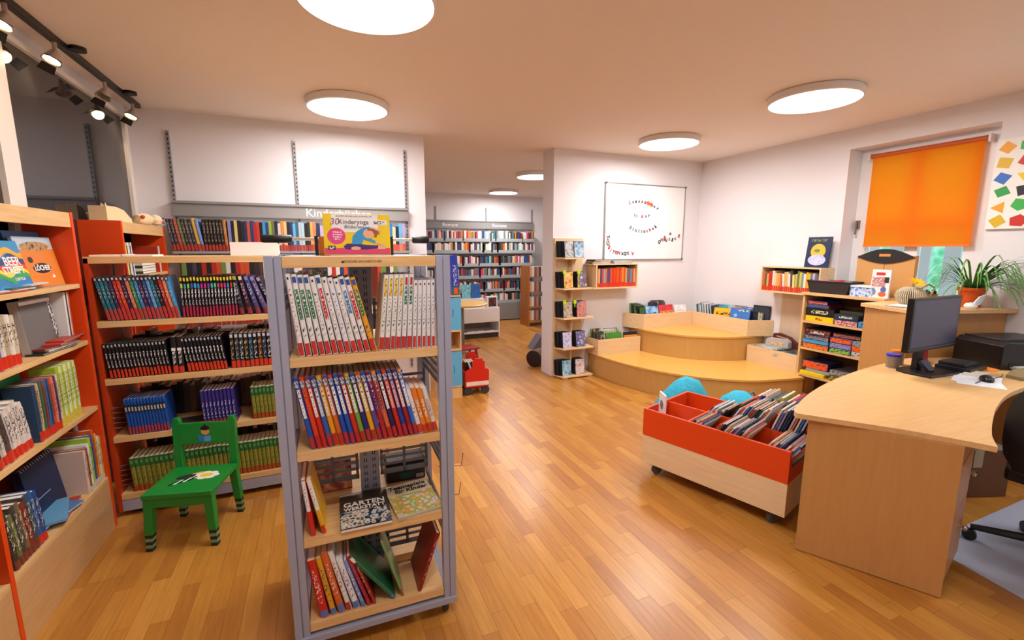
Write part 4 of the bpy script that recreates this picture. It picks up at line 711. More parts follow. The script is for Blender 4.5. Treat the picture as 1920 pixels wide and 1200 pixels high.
# ------------------------------------------------------------------ stepped corner platform
def smooth(pts, n=6):
    out = []
    for i in range(len(pts)-1):
        p0 = pts[max(i-1, 0)]; p1 = pts[i]; p2 = pts[i+1]; p3 = pts[min(i+2, len(pts)-1)]
        for k in range(n):
            u = k/n; out.append(tuple(.5*((2*p1[j])+(-p0[j]+p2[j])*u+(2*p0[j]-5*p1[j]+4*p2[j]-p3[j])*u*u+(-p0[j]+3*p1[j]-3*p2[j]+p3[j])*u**3) for j in (0, 1)))
    return out+[pts[-1]]
G_ = .004
c1_ = smooth([(3.07, BY-G_), (3.085, 4.4), (3.15, 4.02), (3.285, 3.66), (3.5, 3.34), (3.86, 3.06), (4.3, 2.95), (RX-.33, 2.93)]); c2_ = smooth([(3.70, BY-G_), (3.715, 4.5), (3.79, 4.22), (3.95, 3.95), (4.25, 3.74), (4.55, 3.67), (RX-G_, 3.66)])
T1, T2 = .265, .55
t = empty('stepped_platform', (3.9, 4.0, 0), 0, 'two-tier curved wooden reading platform filling the room corner', 'platform'); off = Matrix.Translation((-3.9, -4.0, 0))
def ring(c, e): return [(p[0]+e*(4.9-p[0])/math.hypot(4.9-p[0], 4.9-p[1]), p[1]+e*(4.9-p[1])/math.hypot(4.9-p[0], 4.9-p[1])) for p in c]
MB().prism(ring(c1_, .012)+[(RX-.33, 3.0), (RX-G_, 3.05), (RX-G_, BY-G_)], .0, T1-.02, 0, off).build('lower_front', STEPF, t); MB().prism(c1_+[(RX-.33, 3.0), (RX-G_, 3.05), (RX-G_, BY-G_)], T1-.02, T1, 0, off).build('lower_tread', STEP, t)
MB().prism(ring(c2_, .012)+[(RX-G_, BY-G_)], T1, T2-.02, 0, off).build('upper_front', STEPF, t); MB().prism(c2_+[(RX-G_, BY-G_)], T2-.02, T2, 0, off).build('upper_tread', STEP, t)
def tray(name, poly, z, h, label, open_side=None):
    o = empty(name, (poly[0][0], poly[0][1], z), 0, label, 'book box', 'book boxes on the platform'); n = len(poly); th = .014
    cx = sum(p[0] for p in poly)/n; cy = sum(p[1] for p in poly)/n; inn = []
    for i in range(n):
        a, p, c = Vector(poly[i-1]), Vector(poly[i]), Vector(poly[(i+1) % n]); d1 = (p-a).normalized(); d2 = (c-p).normalized(); n1 = Vector((-d1.y, d1.x)); n2 = Vector((-d2.y, d2.x))
        if (Vector((cx, cy))-p).dot(n1) < 0: n1 = -n1
        if (Vector((cx, cy))-p).dot(n2) < 0: n2 = -n2
        inn.append(p+(n1+n2)*th/(1+n1.dot(n2)))
    for i in range(n):
        q = (i+1) % n; MB().prism([tuple(poly[i]), tuple(poly[q]), tuple(inn[q]), tuple(inn[i])], 0, h, 0, Matrix.Translation((-poly[0][0], -poly[0][1], 0))).build('side_board', PALE_X if abs(poly[i][0]-poly[q][0]) > abs(poly[i][1]-poly[q][1]) else PALE_Y, o)
    MB().prism([tuple(p) for p in inn], 0, .01, 0, Matrix.Translation((-poly[0][0], -poly[0][1], 0))).build('bottom_board', PALE_X, o); return o
e_ = .006
tray('book_tray', [(3.06, 4.53), (3.69, 4.53), (3.69, BY-e_), (3.045, BY-e_)], T1+.0005, .195, 'pale birch book box on the lower step beside the DVD tower')
tray('book_tray', [(3.73, 4.53), (4.53, 4.53), (4.53, BY-e_), (3.60, BY-e_)], T2+.0005, .185, 'pale birch book box on the upper step along the whiteboard wall')
tray('book_tray', [(4.535, 4.53), (4.535, 3.69), (RX-e_, 3.56), (RX-e_, 4.53)], T2+.0005, .185, 'pale birch book box on the upper step along the window wall')
tray('book_tray', [(4.52, 3.66), (4.52, 3.06), (RX-e_, 3.06), (RX-e_, 3.66)], T1+.0005, .19, 'pale birch book box on the lower step beside the game shelf')
def browse(x0, y0, dx, dy, n, z, cols, hs, where, rz, tilt=.18, w=.17):
    for k in range(n):
        c = cols[k % len(cols)]
        case((x0+dx*k, y0+dy*k, z), rz, jit(w, .12), hs[k % len(hs)], .012, P(c, .4), art((c, c, rnd.choice(('#2a3a6a', '#3a7a4a', '#2a2a2e', '#e0d8c8'))), 6, k % 7), f'{cname(c)} picture book, {ordn(k+1)} from the front {where}', 'book', tilt)
zt = T2+.012
# upper left box: front covers towards the room
for (x, wd, hh, c, a, lab) in ((3.94, .2, .265, '#6fb4e0', ('#6fb4e0', '#9fd0f0', '#2a5aa0'), 'light blue picture book facing out on the upper step'), (4.17, .235, .275, '#cf2436', ('#cf2436', '#d83a44', '#c01c30'), 'red magazine reading GECKO on the upper step'), (4.41, .2, .265, '#ecebe8', ('#ecebe8', '#f4f2f0', '#dcdad8'), 'white picture book facing out on the upper step')):
    o = case((x, 4.57, zt), 0, wd, hh, .012, P(c, .4), art(a, 8), lab, 'book', .3)
    if 'red' in lab: text('GECKO', .062, P('#f0a02a', .5), o, TM(0, -.0016, .17), bold=.003); scrawl(o, 0, .105, .17, .016, '#cf2436', '#f4e0d0')
    elif 'light' in lab: scrawl(o, 0, .165, .15, .045, '#7fbce6', '#1d4a90', sc_=70)
    else: scrawl(o, 0, .19, .1, .012, '#ecebe8', '#9a9aa0'); flat(o, 'motif', ell(0, .12, .012, .008), P('#8a3a2a', .5), -.0008)
browse(3.81, 4.6, -.012, .03, 5, zt, ['#3a5a34', '#1d2a22', '#5a7a3a', '#2a2a2e', '#7a9a4a'], [.25, .27, .28, .29, .3], 'at the left end of the upper box', 0, .2, .13)
browse(4.0, 4.66, .03, .0138, 8, zt, ['#20242a', '#5a2a24', '#2a3a2e', '#3a3f44', '#7a2a24', '#2a4a5a', '#b0302a', '#3a3034'], [.3, .31, .3, .32], 'behind the facing books on the upper step', 0, .12, .16)
# along the window wall: spines and covers seen obliquely
fwR = Fr((4.57, 4.5, zt), R(-90))
row(Fr((4.56, 4.50, zt), R(-75)), .02, [(jit(.018, .3), jit(.28, .06), .2, S(c), None) for c in ('#2a5a6a', '#8aa4b0', '#d8dcdc', '#4a6a7a', '#c8d0cc', '#7a8a90', '#e0e0da', '#3a5a80', '#dfe4e8', '#28486a', '#b8c4cc', '#2a2a34')], 'in the corner run of the upper step', -.14)
o = case((4.56, 4.09, zt), R(-78), .26, .265, .012, P('#eeb41e', .4), P('#f0b822', .4), 'yellow picture book with orange band on the upper step', 'book', .22); flat(o, 'orange_band', [(-.12, .03), (.12, .03), (.125, .13), (.05, .15), (-.1, .14)], P('#ee5a1a', .45), -.0007); scrawl(o, 0, .2, .2, .034, '#f0b822', '#2a1a10', sc_=80)
o = case((4.58, 3.87, zt), R(-78), .24, .29, .012, P('#3a74c0', .4), P('#3f7ac8', .4), 'blue picture book with a small animal on the upper step', 'book', .2); flat(o, 'motif', ell(.0, .09, .035, .025), P('#6a4a30', .5), -.0007); flat(o, 'motif', ell(-.05, .2, .022, .02), P('#9ac4e8', .5), -.0007); scrawl(o, .03, .265, .14, .026, '#c8dcf0', '#3a5a8a', sc_=80)
browse(4.685, 4.2, .0135, -.055, 7, zt, ['#5fb0b8', '#a8c8d8', '#d8cfc8', '#b06a4a', '#8a9aa8', '#c8b8b0', '#6a8aa8'], [.29, .3, .28], 'behind the yellow book on the window side', R(-80), .04, .15)
browse(4.685, 3.755, .014, -.012, 4, zt, ['#20242a', '#d8c890', '#c8c4bc', '#7a7a74'], [.26, .25, .24, .25], 'in the near end of the window-side box', R(-80), .03, .12)
o = case((4.752, 3.70, zt), R(-80), .2, .33, .014, P('#17191f', .4), P('#232a34', .4), 'large black-framed book at the near end of the upper step', 'book', .04); flat(o, 'inner_picture', rect(-.085, .015, .085, .315), P('#39424e', .4), -.0007)
# lower left box
browse(3.14, 4.56, .0, .028, 6, T1+.012, ['#3a2a34', '#2a4a30', '#4a5a3a', '#6a2a20', '#3a7a4a', '#8a9a5a'], [.24, .26, .27, .3, .28, .29], 'at the left of the lower box', R(6), .12, .12)
o = case((3.33, 4.56, T1+.012), R(2), .24, .25, .012, P('#2f6a2f', .4), art(('#2a5a2a', '#4a9a3a', '#3f8034'), 7), 'green meadow picture book facing out on the lower step', 'book', .16)
o = case((3.585, 4.57, T1+.012), R(-3), .2, .24, .012, P('#1c1e26', .4), P('#1c2030', .4), 'dark picture book with orange lower half on the lower step', 'book', .16); flat(o, 'orange_cover', rect(-.095, .0, .098, .2), P('#e8952e', .45), -.0007); scrawl(o, .01, .15, .1, .022, '#e8952e', '#6a2a10', -.0016, 90); flat(o, 'motif', ell(-.06, .13, .014, .02), P('#2a2420', .5), -.0014)
browse(3.25, 4.63, .03, .018, 6, T1+.012, ['#c8c4a8', '#d8d4c8', '#c8c040', '#e0dcd4', '#8a8a94', '#d8d0c0'], [.27, .28, .275], 'behind the meadow book on the lower step', 0, .1, .22)
# lower right box: pile and a pair of shoes-like bag
for k, (c, x, y, rr) in enumerate((('#8a9aa4', 4.66, 3.5, 80), ('#b8c0b8', 4.67, 3.4, 95), ('#c0c8c4', 4.65, 3.46, 70), ('#a8b8b0', 4.66, 3.42, 85), ('#3f8fd0', 4.63, 3.22, 100))): lying((x, y, T1+.14+(.018*k if k < 4 else .0)), R(rr), .24, .2, .017, c, f'{cname(c)} book lying flat, {ordn(k+1)} in the pile on the box by the game shelf', 'book')
for k in range(5): case((4.6+.035*k, 3.36, T1+.012), R(-88), .4, .125, .02, P(('#2a3a4a', '#c8c8c4', '#7a4a3a', '#d8d4cc', '#3a5a7a')[k], .4), P('#888888', .5), f'upright book, {ordn(k+1)} from the front under the pile by the game shelf', 'book', 0, pic=False)
o = empty('picture_card_box', (4.66, 3.38, T1+.2135), R(-80), 'grey rounded card box with a printed label on the book pile', 'box'); MB().prism([(-.12, 0), (.12, 0), (.12, .06), (.1, .085), (-.1, .085), (-.12, .06)], -.04, .04, 0, FRONT).build('body', P('#b8b4b4', .5), o); flat(o, 'label_print', rect(-.07, .015, .07, .06), printed('#e8d8b8', '#c07a3a', 120, .52, 'X'), -.0405)
o = empty('leather_pouch', (4.73, 3.36, T1+.2135), R(-82), 'curved dark red-brown leather pouch behind the card box', 'pouch'); MB().prism([(-.13, .0), (.15, .0), (.14, .05), (.06, .11), (-.05, .14), (-.12, .13)], -.02, .02, 0, FRONT).build('body', P('#5a1f16', .5), o); flat(o, 'stripe', [(-.08, .1), (.05, .085), (.05, .095), (-.08, .112)], P('#c8a890', .5), -.0205)
# ------------------------------------------------------------------ right wall: box shelf, game shelf
t = empty('wall_box_shelf', (4.585, 3.61, 1.078), R(-90), 'pale birch box shelf with red-labelled books on the window wall', 'wall shelf'); WW = .66
for (x0, z0, x1, z1) in ((0, 0, WW, .016), (0, .27, WW, .284), (0, .016, .014, .27), (WW-.014, .016, WW, .27)): bx(x0, 0, z0, x1, .21, z1).build('board', PALE_X, t)
bx(.014, .2, .016, WW-.014, .208, .27).build('back_panel', P('#3a3228', .7), t)
cols = ['#d8604a', '#5a5a2a', '#c8a860', '#c23420', '#b82c1c', '#e8d8c0', '#e0c8a0', '#e8a860', '#d89a50', '#d06a40', '#e0dcd4', '#d0a868', '#e0b878', '#e4e0dc', '#4a4440', '#e0d088', '#c8b458', '#6a7a4a', '#c8c850', '#8a9098', '#e8e4d8', '#e0a82a', '#e4b43a', '#5a7a8a', '#b8b8d0']
STF[0] = True
row(Fr((4.585, 3.61, 1.0945), R(-90)), .016, [(.0215, jit(.205, .12), .16, S(c, ('spine_label', 0, .26, 1, REDM)), None) for c in cols], 'in the box shelf on the window wall', lambda k: -.06 if 9 < k < 16 else 0, .015)
STF[0] = False
o = case((4.69, 3.08, 1.3625), R(-90), .24, .31, .012, P('#1a2a4a', .4), P('#17294e', .4), 'dark blue picture book with yellow moon on the window-wall shelf', 'book', .12)
flat(o, 'moon', ell(0, .165, .075, .075), P('#e8b43a', .5), -.0008); flat(o, 'cloud', ell(0, .075, .09, .055), art(('#3a7ac0', '#d8d0e8', '#8ab0e0'), 18), -.0012); flat(o, 'creature', ell(-.01, .17, .03, .018), P('#6a8a3a', .5), -.0014); scrawl(o, 0, .275, .16, .022, '#1f2a34', '#8a8a3a', sc_=100)
bx(0, 0, 0, .012, .42, .62).build('wall_panel', grain('tan_panel', '#c9b39a', '#d2bda6', 'Z'), None, (RX-.0125, 3.06, .46)); tag(bpy.data.objects['wall_panel'], 'tan board on the window wall beneath the box shelf', 'panel')  # tan board with faint upright grain
GX, GY0, GY1, GZ = 4.5, 3.045, 2.33, 1.12
t = empty('game_shelf', (GX, GY0, 0), R(-90), 'birch shelf unit full of board games beside the counter', 'shelf unit'); WW = GY0-GY1; DD = RX-GX-.006
for x in (0, WW-.02): bx(x, .0, .0, x+.02, DD, GZ-.025).build('side_panel', BIRCH_Z, t)
bx(-.015, -.015, GZ-.025, WW+.01, DD, GZ).build('top_board', BIRCH_X, t, bev=.001); bx(.02, DD-.01, .06, WW-.02, DD, GZ-.025).build('back_panel', P('#5a3a20', .7), t)
gz = [.835, .562, .285, .06]
for z in gz: bx(.02, 0, z-.02, WW-.02, DD-.01, z).build('shelf', BIRCH_X, t)
gf = lambda z: Fr((GX, GY0, z), R(-90))
def game(z, x, y, w_, h_, front, side, label, d=.22, txt=None, tc='#f0e8d0'):
    f = gf(z); o = bx(-w_/2, 0, 0, w_/2, d, h_).build('board_game', P(side, .4)); o.location = f.at(x, y, .0006); o.rotation_euler = (0, 0, f.rz+R(rnd.uniform(-2, 2))); tag(o, label, 'game box')
    bx(-w_/2-.001, -.001, h_*.45, w_/2+.001, d+.001, h_+.0008).build('lid', P(side, .4), o); flat(o, 'front_print', rect(-w_/2+.003, .003, w_/2-.003, h_-.003), front, -.0013)
    if txt: scrawl(o, .0, h_*.52, w_*txt, h_*.42, side, tc, -.0022, 110)
    return h_+.002
st1 = gz[0]; h = 0
h += game(st1+h, .17, .015, .27, .055, P('#f0cc14', .4), '#f0cc14', 'yellow game box on the top game shelf, left stack bottom', txt=.25, tc='#b02a1a')
h += game(st1+h, .165, .02, .27, .075, P('#15151a', .4), '#15151a', 'black game box with white title, left stack middle', txt=.6, tc='#d8dcb0')
h += game(st1+h, .14, .03, .2, .035, P('#3a5a8a', .4), '#7a2a2a', 'blue game box with red side, left stack upper')
h += game(st1+h, .13, .03, .19, .032, printed('#d87a6a', '#8a2a2a', 120, .55, 'X'), '#2a3a8a', 'pink and blue game box on top of the left stack')
h = 0; h += game(st1+h, .42, .01, .2, .05, printed('#e0b8a8', '#a83a4a', 100, .52, 'X'), '#1f3a7a', 'pink-fronted game box with blue end on the top game shelf'); h += game(st1+h, .41, .02, .21, .05, P('#2a3440', .4), '#2a3440', 'dark slate game box with pale title, top game shelf', txt=.55, tc='#c8d0d4'); h += game(st1+h, .43, .06, .2, .03, P('#3a3a2a', .4), '#4a4a3a', 'dark olive game box at the back of the top shelf', .18)
h = 0; h += game(st1+h, .595, .01, .13, .055, printed('#4a9ad0', '#2a5a9a', 90, .55, 'X'), '#4a9ad0', 'light blue game box at the right of the top shelf'); h += game(st1+h, .61, .02, .09, .05, printed('#f0cc20', '#3a2a10', 90, .6, 'X'), '#f0cc20', 'small yellow game box, lower of two'); h += game(st1+h, .61, .02, .09, .045, printed('#f0d030', '#6a3a1a', 90, .55, 'X'), '#e8c020', 'small yellow game box, upper of two')
s2 = gz[1]; h = 0
h += game(s2+h, .165, .01, .25, .05, printed('#ee7a22', '#7a2a14', 70, .62, 'X'), '#22326a', 'orange-fronted game box at the left of the middle shelf'); h += game(s2+h, .155, .015, .25, .035, P('#4aa0d0', .4), '#2a7ab0', 'sky blue game box in the middle shelf left stack'); h += game(s2+h, .16, .02, .24, .04, printed('#8a8f98', '#4a3a5a', 90, .55, 'X'), '#1f2a4a', 'grey game box in the middle shelf left stack'); h += game(s2+h, .16, .03, .25, .06, printed('#3a2a2a', '#c03a2a', 60, .58, 'X'), '#2a2024', 'dark game box with white title on the middle left stack', txt=.55, tc='#e0d8d8')
h = 0
for k, (fc, ink) in enumerate((('#8ac050', '#2a5a2a'), ('#6a9ad8', '#b04a7a'), ('#e0742a', '#c8281e'))): h += game(s2+h, .397, .01, .195, .048, printed(fc, ink, 70, .56, 'X'), '#1f3484', f"game box with {('green', 'blue', 'orange')[k]} picture end in the middle stack, {ordn(k+1)} from bottom")
h += game(s2+h, .42, .05, .24, .035, printed('#c87a5a', '#8a3a24', 80, .55, 'X'), '#3a3440', 'tan and red game box on top of the middle stack')
h = 0
for k, (fc, ink) in enumerate((('#c8c4c0', '#5a6a7a'), ('#ee6a1c', '#c03a14'), ('#7a9a9a', '#b04a3a'))): h += game(s2+h, .585, .01, .17, .046, printed(fc, ink, 70, .58, 'X'), fc, f"{('grey', 'orange', 'grey-green')[k]} game box in the right stack of the middle shelf")
s3 = gz[2]; h = 0
h += game(s3+h, .16, .005, .24, .035, P('#f0d820', .4), '#f0d820', 'flat bright yellow game box on the low shelf'); h += game(s3+h, .2, .03, .24, .03, P('#9aa0a8', .4), '#8a9098', 'grey flat game box above the yellow one'); h += game(s3+h, .17, .03, .25, .075, printed('#ee5a18', '#2a3a7a', 50, .62, 'X'), '#23305c', 'orange and navy game box on the low shelf')
h = 0; h += game(s3+h, .42, .01, .2, .05, printed('#a89a3a', '#3a3a2a', 70, .55, 'X'), '#5a5a34', 'olive game box low beside the desk edge'); h += game(s3+h, .44, .03, .25, .05, printed('#a8a49c', '#6a5a5a', 70, .55, 'X'), '#6a6a70', 'grey printed game box on the low shelf'); game(s3, .6, .02, .12, .05, printed('#c84a3a', '#e8e0d8', 70, .55, 'X'), '#a83a34', 'red and white game box low at the right')
# on top of the game shelf
def gt(x, y): return gf(GZ).at(x, y, .0006)
o = empty('plastic_basket', gt(.21, .12), R(-90), 'black plastic basket filled with red and grey things on the game shelf', 'basket'); bw, bd_, bh = .2, .1, .115
for k in range(4):
    a = ((-bw, -bd_), (bw, -bd_), (bw, bd_), (-bw, bd_))[k]; c = ((bw, -bd_), (bw, bd_), (-bw, bd_), (-bw, -bd_))[k]; s_ = .86
    MB().add([(a[0]*s_, a[1]*s_, 0), (c[0]*s_, c[1]*s_, 0), (c[0], c[1], bh), (a[0], a[1], bh), (a[0]*s_*.96, a[1]*s_*.95, 0), (c[0]*s_*.96, c[1]*s_*.95, 0), (c[0]*.975, c[1]*.96, bh), (a[0]*.975, a[1]*.96, bh)], [(0, 1, 2, 3), (7, 6, 5, 4), (3, 2, 6, 7), (0, 4, 5, 1), (0, 3, 7, 4), (1, 5, 6, 2)]).build('side', P('#2a2426', .6), o)
bx(-bw*.84, -bd_*.84, 0, bw*.84, bd_*.84, .006).build('bottom', P('#2a2426', .6), o)
for (x0, y0, x1, y1) in ((-bw-.006, -bd_-.006, bw+.006, -bd_+.006), (-bw-.006, bd_-.006, bw+.006, bd_+.006), (-bw-.006, -bd_, -bw+.006, bd_), (bw-.006, -bd_, bw+.006, bd_)): bx(x0, y0, bh, x1, y1, bh+.008).build('rim', P('#3a3436', .6), o)
for k, (c, x, hh) in enumerate((('#c87a84', -.1, .13), ('#8a8a94', -.025, .125), ('#b83a34', .05, .135), ('#9a9aa4', .125, .125))): o2 = bx(-.032, -.055, 0, .032, .055, hh-.01).build('cloth_bundle', P(c, .8), None, gt(.21+x, .12)+Vector((0, 0, .007)), R(-90+4*k), bev=.015); tag(o2, f"{('pink', 'pale grey', 'red', 'grey')[k]} item in the black basket", 'bundle')
o = empty('plastic_tub', gt(.5, .1), R(-90), 'white-lidded plastic tub with blue printed wrap on the game shelf', 'tub'); MB().prism(smooth([(-.1, -.05), (-.06, -.07), (.06, -.07), (.1, -.05), (.1, .05), (.06, .07), (-.06, .07), (-.1, .05), (-.1, -.05)], 4)[:-1], 0, .085).build('wrap', art(('#3a7ad0', '#4a8ad8', '#dfe8f4', '#2a5ab0'), 14), o); MB().prism(smooth([(-.105, -.055), (-.062, -.075), (.062, -.075), (.105, -.055), (.105, .055), (.062, .075), (-.062, .075), (-.105, .055), (-.105, -.055)], 4)[:-1], .085, .1).build('lid', P('#e4ecf2', .4), o)
o = empty('carry_box', gt(.56, .235), R(-90), 'tall tan cardboard carry box with black curved handle top', 'box'); cb = MB().box(-.23, 0, 0, .23, .05, .37).build('body', P('#cf9858', .6), o)
MB().prism([(-.23, .355)]+[(-.23+.46*i/16, .355+.075*math.sin(math.pi*i/16)) for i in range(1, 16)]+[(.23, .355)]+[(.23-.46*i/16, .355-.055*math.sin(math.pi*i/16)) for i in range(1, 16)], 0, .012, 0, Matrix.Translation((0, .001, 0)) @ FRONT).build('handle_plate', P('#1a1614', .6), o); flat(o, 'grip_slot', rect(-.045, .362, .045, .385), P('#cf8a44', .6), -.0112); flat(o, 'seam', rect(-.002, 0, .002, .3), P('#5a3a20', .7), -.0005); flat(o, 'print_line', rect(-.18, .05, -.04, .056), P('#6a4a2a', .7), -.0005)
o = case(gt(.645, .04), R(-90), .145, .25, .02, P('#e8e2e0', .4), P('#ece6e4', .45), 'white printed craft packet with red logo leaning on the game shelf', 'packet', .05, name='craft_packet'); flat(o, 'red_logo', rect(-.04, .2, .03, .225), P('#c83030', .45), -.0008); flat(o, 'picture', rect(-.065, .1, .04, .185), art(('#e8d8d4', '#b05a5a', '#f0e8e4'), 30), -.0008); flat(o, 'black_tag', rect(.03, .135, .065, .185), P('#2a2628', .5), -.0012); flat(o, 'toy_print', ell(.03, .075, .022, .026), P('#4a6ab0', .5), -.0012); flat(o, 'toy_print', ell(.025, .035, .03, .022), P('#e0603a', .5), -.0014); flat(o, 'toy_print', ell(-.045, .05, .02, .03), P('#6a90c0', .5), -.0014)
# ------------------------------------------------------------------ counter, window sill things
F_ = (3.99, 1.90); E_ = (RX-.006, 1.60); K_ = (4.17, 2.29); KZ = 1.105
t = empty('reception_counter', (F_[0], F_[1], 0), 0, 'beech reception counter with raised shelf behind the desk', 'counter'); ofc = Matrix.Translation((-F_[0], -F_[1], 0))
MB().prism([(F_[0]-.015, F_[1]-.03), (E_[0], E_[1]), (E_[0], 2.315), (K_[0]-.02, 2.315)], KZ-.028, KZ, 0, ofc).build('counter_top', BIRCH_X, t, bev=.001)
dv = Vector((K_[0]-F_[0], K_[1]-F_[1])).normalized(); nv = Vector((dv.y, -dv.x))*.022
MB().prism([F_, K_, (K_[0]+nv.x, K_[1]+nv.y), (F_[0]+nv.x, F_[1]+nv.y)], 0, KZ-.028, 0, ofc).build('end_panel', BEECH_Z, t)
MB().prism([(F_[0]+.04, F_[1]+.03), (E_[0], E_[1]+.06), (E_[0], E_[1]+.082), (F_[0]+.04, F_[1]+.052)], 0, KZ-.028, 0, ofc).build('back_panel', BEECH_Z, t)
def on_counter(px, y): return onY(px, 570, y).x
o = empty('folded_book_vase', (4.30, 2.05, KZ+.0006), 0, 'round vase made of folded book pages holding a yellow flower', 'vase'); vm = MB(); NP = 44
for k in range(NP):
    a = 2*math.pi*k/NP; prof = [(0, 0), (.045, 0), (.085, .035), (.1, .075), (.088, .115), (.05, .145), (.018, .15), (0, .15)]; d_ = .0022
    vm.prism(prof, -d_, d_, 0, Matrix.Rotation(a, 4, 'Z') @ Matrix.Rotation(R(90), 4, 'X'))
vm.build('page_fan', P('#cfc2a6', .85), o); MB().lathe([(.016, .0), (.03, .002), (.06, .03), (.075, .075), (.06, .12), (.016, .148)], 20).build('core', P('#b5a688', .9), o)
fl = MB()
for k in range(18): fl.prism(ell(.03, 0, .026, .007, 10), 0, .002, 0, Matrix.Rotation(R(20*k), 4, 'Z') @ Matrix.Rotation(R(-12-8*(k % 2)), 4, 'Y'))
Mf = Matrix.Translation((-.02, -.04, .178)) @ Matrix.Rotation(R(38), 4, 'X') @ Matrix.Rotation(R(-15), 4, 'Y')
fo = fl.build('petals', P('#f2c010', .5), o); fo.matrix_local = Mf; MB().lathe([(0, -.002), (.013, 0), (.012, .006), (0, .009)], 14).build('flower_centre', P('#c87a10', .7), o).matrix_local = Mf
MB().tube([(0, 0, .12), (-.01, -.02, .15), (-.02, -.04, .178)], .003, 6).build('flower_stem', P('#4a7a2a', .6), o)
o = empty('wicker_basket', (4.58, 2.07, KZ+.0006), R(-20), 'small brown wicker handle basket between vase and plant', 'basket'); MB().lathe([(.055, 0), (.06, .02), (.066, .08), (.066, .085), (.06, .085), (.054, .02), (.05, .004), (0, .004)], 20).build('body', grain('wicker', '#8a5228', '#b87a44', 'Z'), o); MB().tube([(-.062, 0, .08), (-.055, 0, .13), (0, 0, .16), (.055, 0, .13), (.062, 0, .08)], .007, 8).build('handle', P('#b07a3c', .6), o)
for k, c in enumerate(('#241c1a', '#d8d4d0', '#2a2422')): MB().lathe([(0, 0), (.02, .01), (.024, .03), (0, .05)], 10, 0, Matrix.Translation((-.025+.026*k, -.02, .07))).build('contents', P(c, .6), o, smooth=True)
pp = empty('spider_plant', (4.66, 1.83, KZ+.0006), 0, 'spider plant with arching striped leaves in an orange pot', 'potted plant')
MB().lathe([(.05, 0), (.062, .0), (.078, .125), (.086, .125), (.086, .15), (.074, .15), (.07, .12), (0, .118)], 28).build('pot', P('#dc5a12', .4), pp, smooth=True); MB().lathe([(0, .118), (.07, .12), (0, .128)], 16).build('soil', P('#3a2a1e', .9), pp)
LFM = [P('#4a8a34', .45), P('#9ab86a', .5), P('#2f6a44', .45)]
for k in range(90):
    a = R(rnd.uniform(75, 285)) if k % 5 < 3 else R(rnd.uniform(225, 300)); c_ = math.cos(a); s_ = math.sin(a)
    le = rnd.uniform(.32, .55) if s_ < -.3 else rnd.uniform(.2, .36); rise = rnd.uniform(.05, .3)
    pts = []; ws = []; dr = rnd.uniform(.1, .34)
    for i in range(9):
        u = i/8; rr = le*(u-.28*u**3)*1.15; z = .14+rise*math.sin(min(u*1.5, 1)*math.pi*.5)-dr*max(0, u-.25)**1.7*1.5
        pts.append((min(.02*c_+rr*c_, .125), .02*s_+rr*s_, max(z, .012))); ws.append(.0072*(1-u**2.4)+.0006)
    o = MB().ribbon(pts, ws).build('leaf', LFM[0 if k % 4 else 2], pp); 
    if k % 2 == 0: MB().ribbon([(x_, y_, z_+.0012) for x_, y_, z_ in pts], [w_*.35 for w_ in ws]).build('leaf_stripe', LFM[1], o)
o = empty('white_bird_figure', (4.5, 1.76, KZ+.0006), R(-30), 'small white rounded figurine on the counter before the plant', 'figurine'); MB().lathe([(0, 0), (.03, .002), (.04, .02), (.03, .04), (0, .048)], 18).build('body', P('#e8ecf0', .4), o, smooth=True); MB().prism([(0, .0), (.06, .01), (.1, .09), (.05, .07)], -.006, .006, 0, Matrix.Translation((0, 0, .02)) @ FRONT).build('tail', P('#dfe8f0', .4), o)
for k, (c, rr) in enumerate((('#d8d0c8', 4), ('#8a8a94', -6), ('#e8e4e0', 8))): lying((4.17, 2.03, KZ+.0006+.004*k), R(rr), .2, .13, .004, c, f"{cname(c)} brochure, {ordn(k+1)} from the bottom of the pile on the counter end", 'brochure', 'brochures on the counter', 'brochure')
# painted canvas on the window wall
cv = empty('canvas_picture', (RX-.002, 1.86, 1.70), R(-90), 'white canvas with colourful painted mosaic shards at the right edge', 'picture'); bx(0, -.022, 0, .62, 0, .66).build('canvas', P('#f0eee8', .7), cv)
cc = ['#d8b020', '#c82a1e', '#2a6ac0', '#e0c82a', '#2a9a4a', '#1c1c1c', '#e8a020', '#3ab04a']; q = 0
for i in range(5):
    for j in range(6):
        cx, cy = .062+.118*i+rnd.uniform(-.008, .008), .058+.108*j+rnd.uniform(-.008, .008); n = rnd.choice((3, 4, 4, 5)); a0 = rnd.uniform(0, 6)
        flat(cv, 'paint_shard', [(cx+rnd.uniform(.048, .06)*math.cos(a0+2*math.pi*k/n), cy+rnd.uniform(.042, .054)*math.sin(a0+2*math.pi*k/n)) for k in range(n)], P(cc[(i*3+j*5+q) % 8], .5), -.0225); q += 1
# ------------------------------------------------------------------ desk
DZ = .745
edge = smooth([(2.14, 1.42), (2.2, 1.475), (2.49, 1.6), (2.87, 1.715), (3.4, 1.82), (3.94, 1.872)], 5)+[(4.03, 1.875), (RX-.01, 1.588)]; inner = smooth([(RX-.01, 1.2), (4.2, 1.2), (3.6, 1.17), (3.2, 1.085), (2.9, .99), (2.7, .918), (2.6, .873), (2.53, .835)], 5)
dk = empty('office_desk', (2.4, 1.3, 0), 0, 'curved beech office desk with side panel and drawer pedestal', 'desk'); od = Matrix.Translation((-2.4, -1.3, 0))
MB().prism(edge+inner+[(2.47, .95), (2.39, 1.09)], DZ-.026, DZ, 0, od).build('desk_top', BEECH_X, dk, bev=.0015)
A_, B_ = Vector((2.2, 1.4)), Vector((2.475, .914)); ud = (B_-A_).normalized(); vd = Vector((-ud.y, ud.x)); vd = vd if vd.x > 0 else -vd
def dp(a, b): p = A_+ud*a+vd*b; return (p.x, p.y)
LP_ = (B_-A_).length
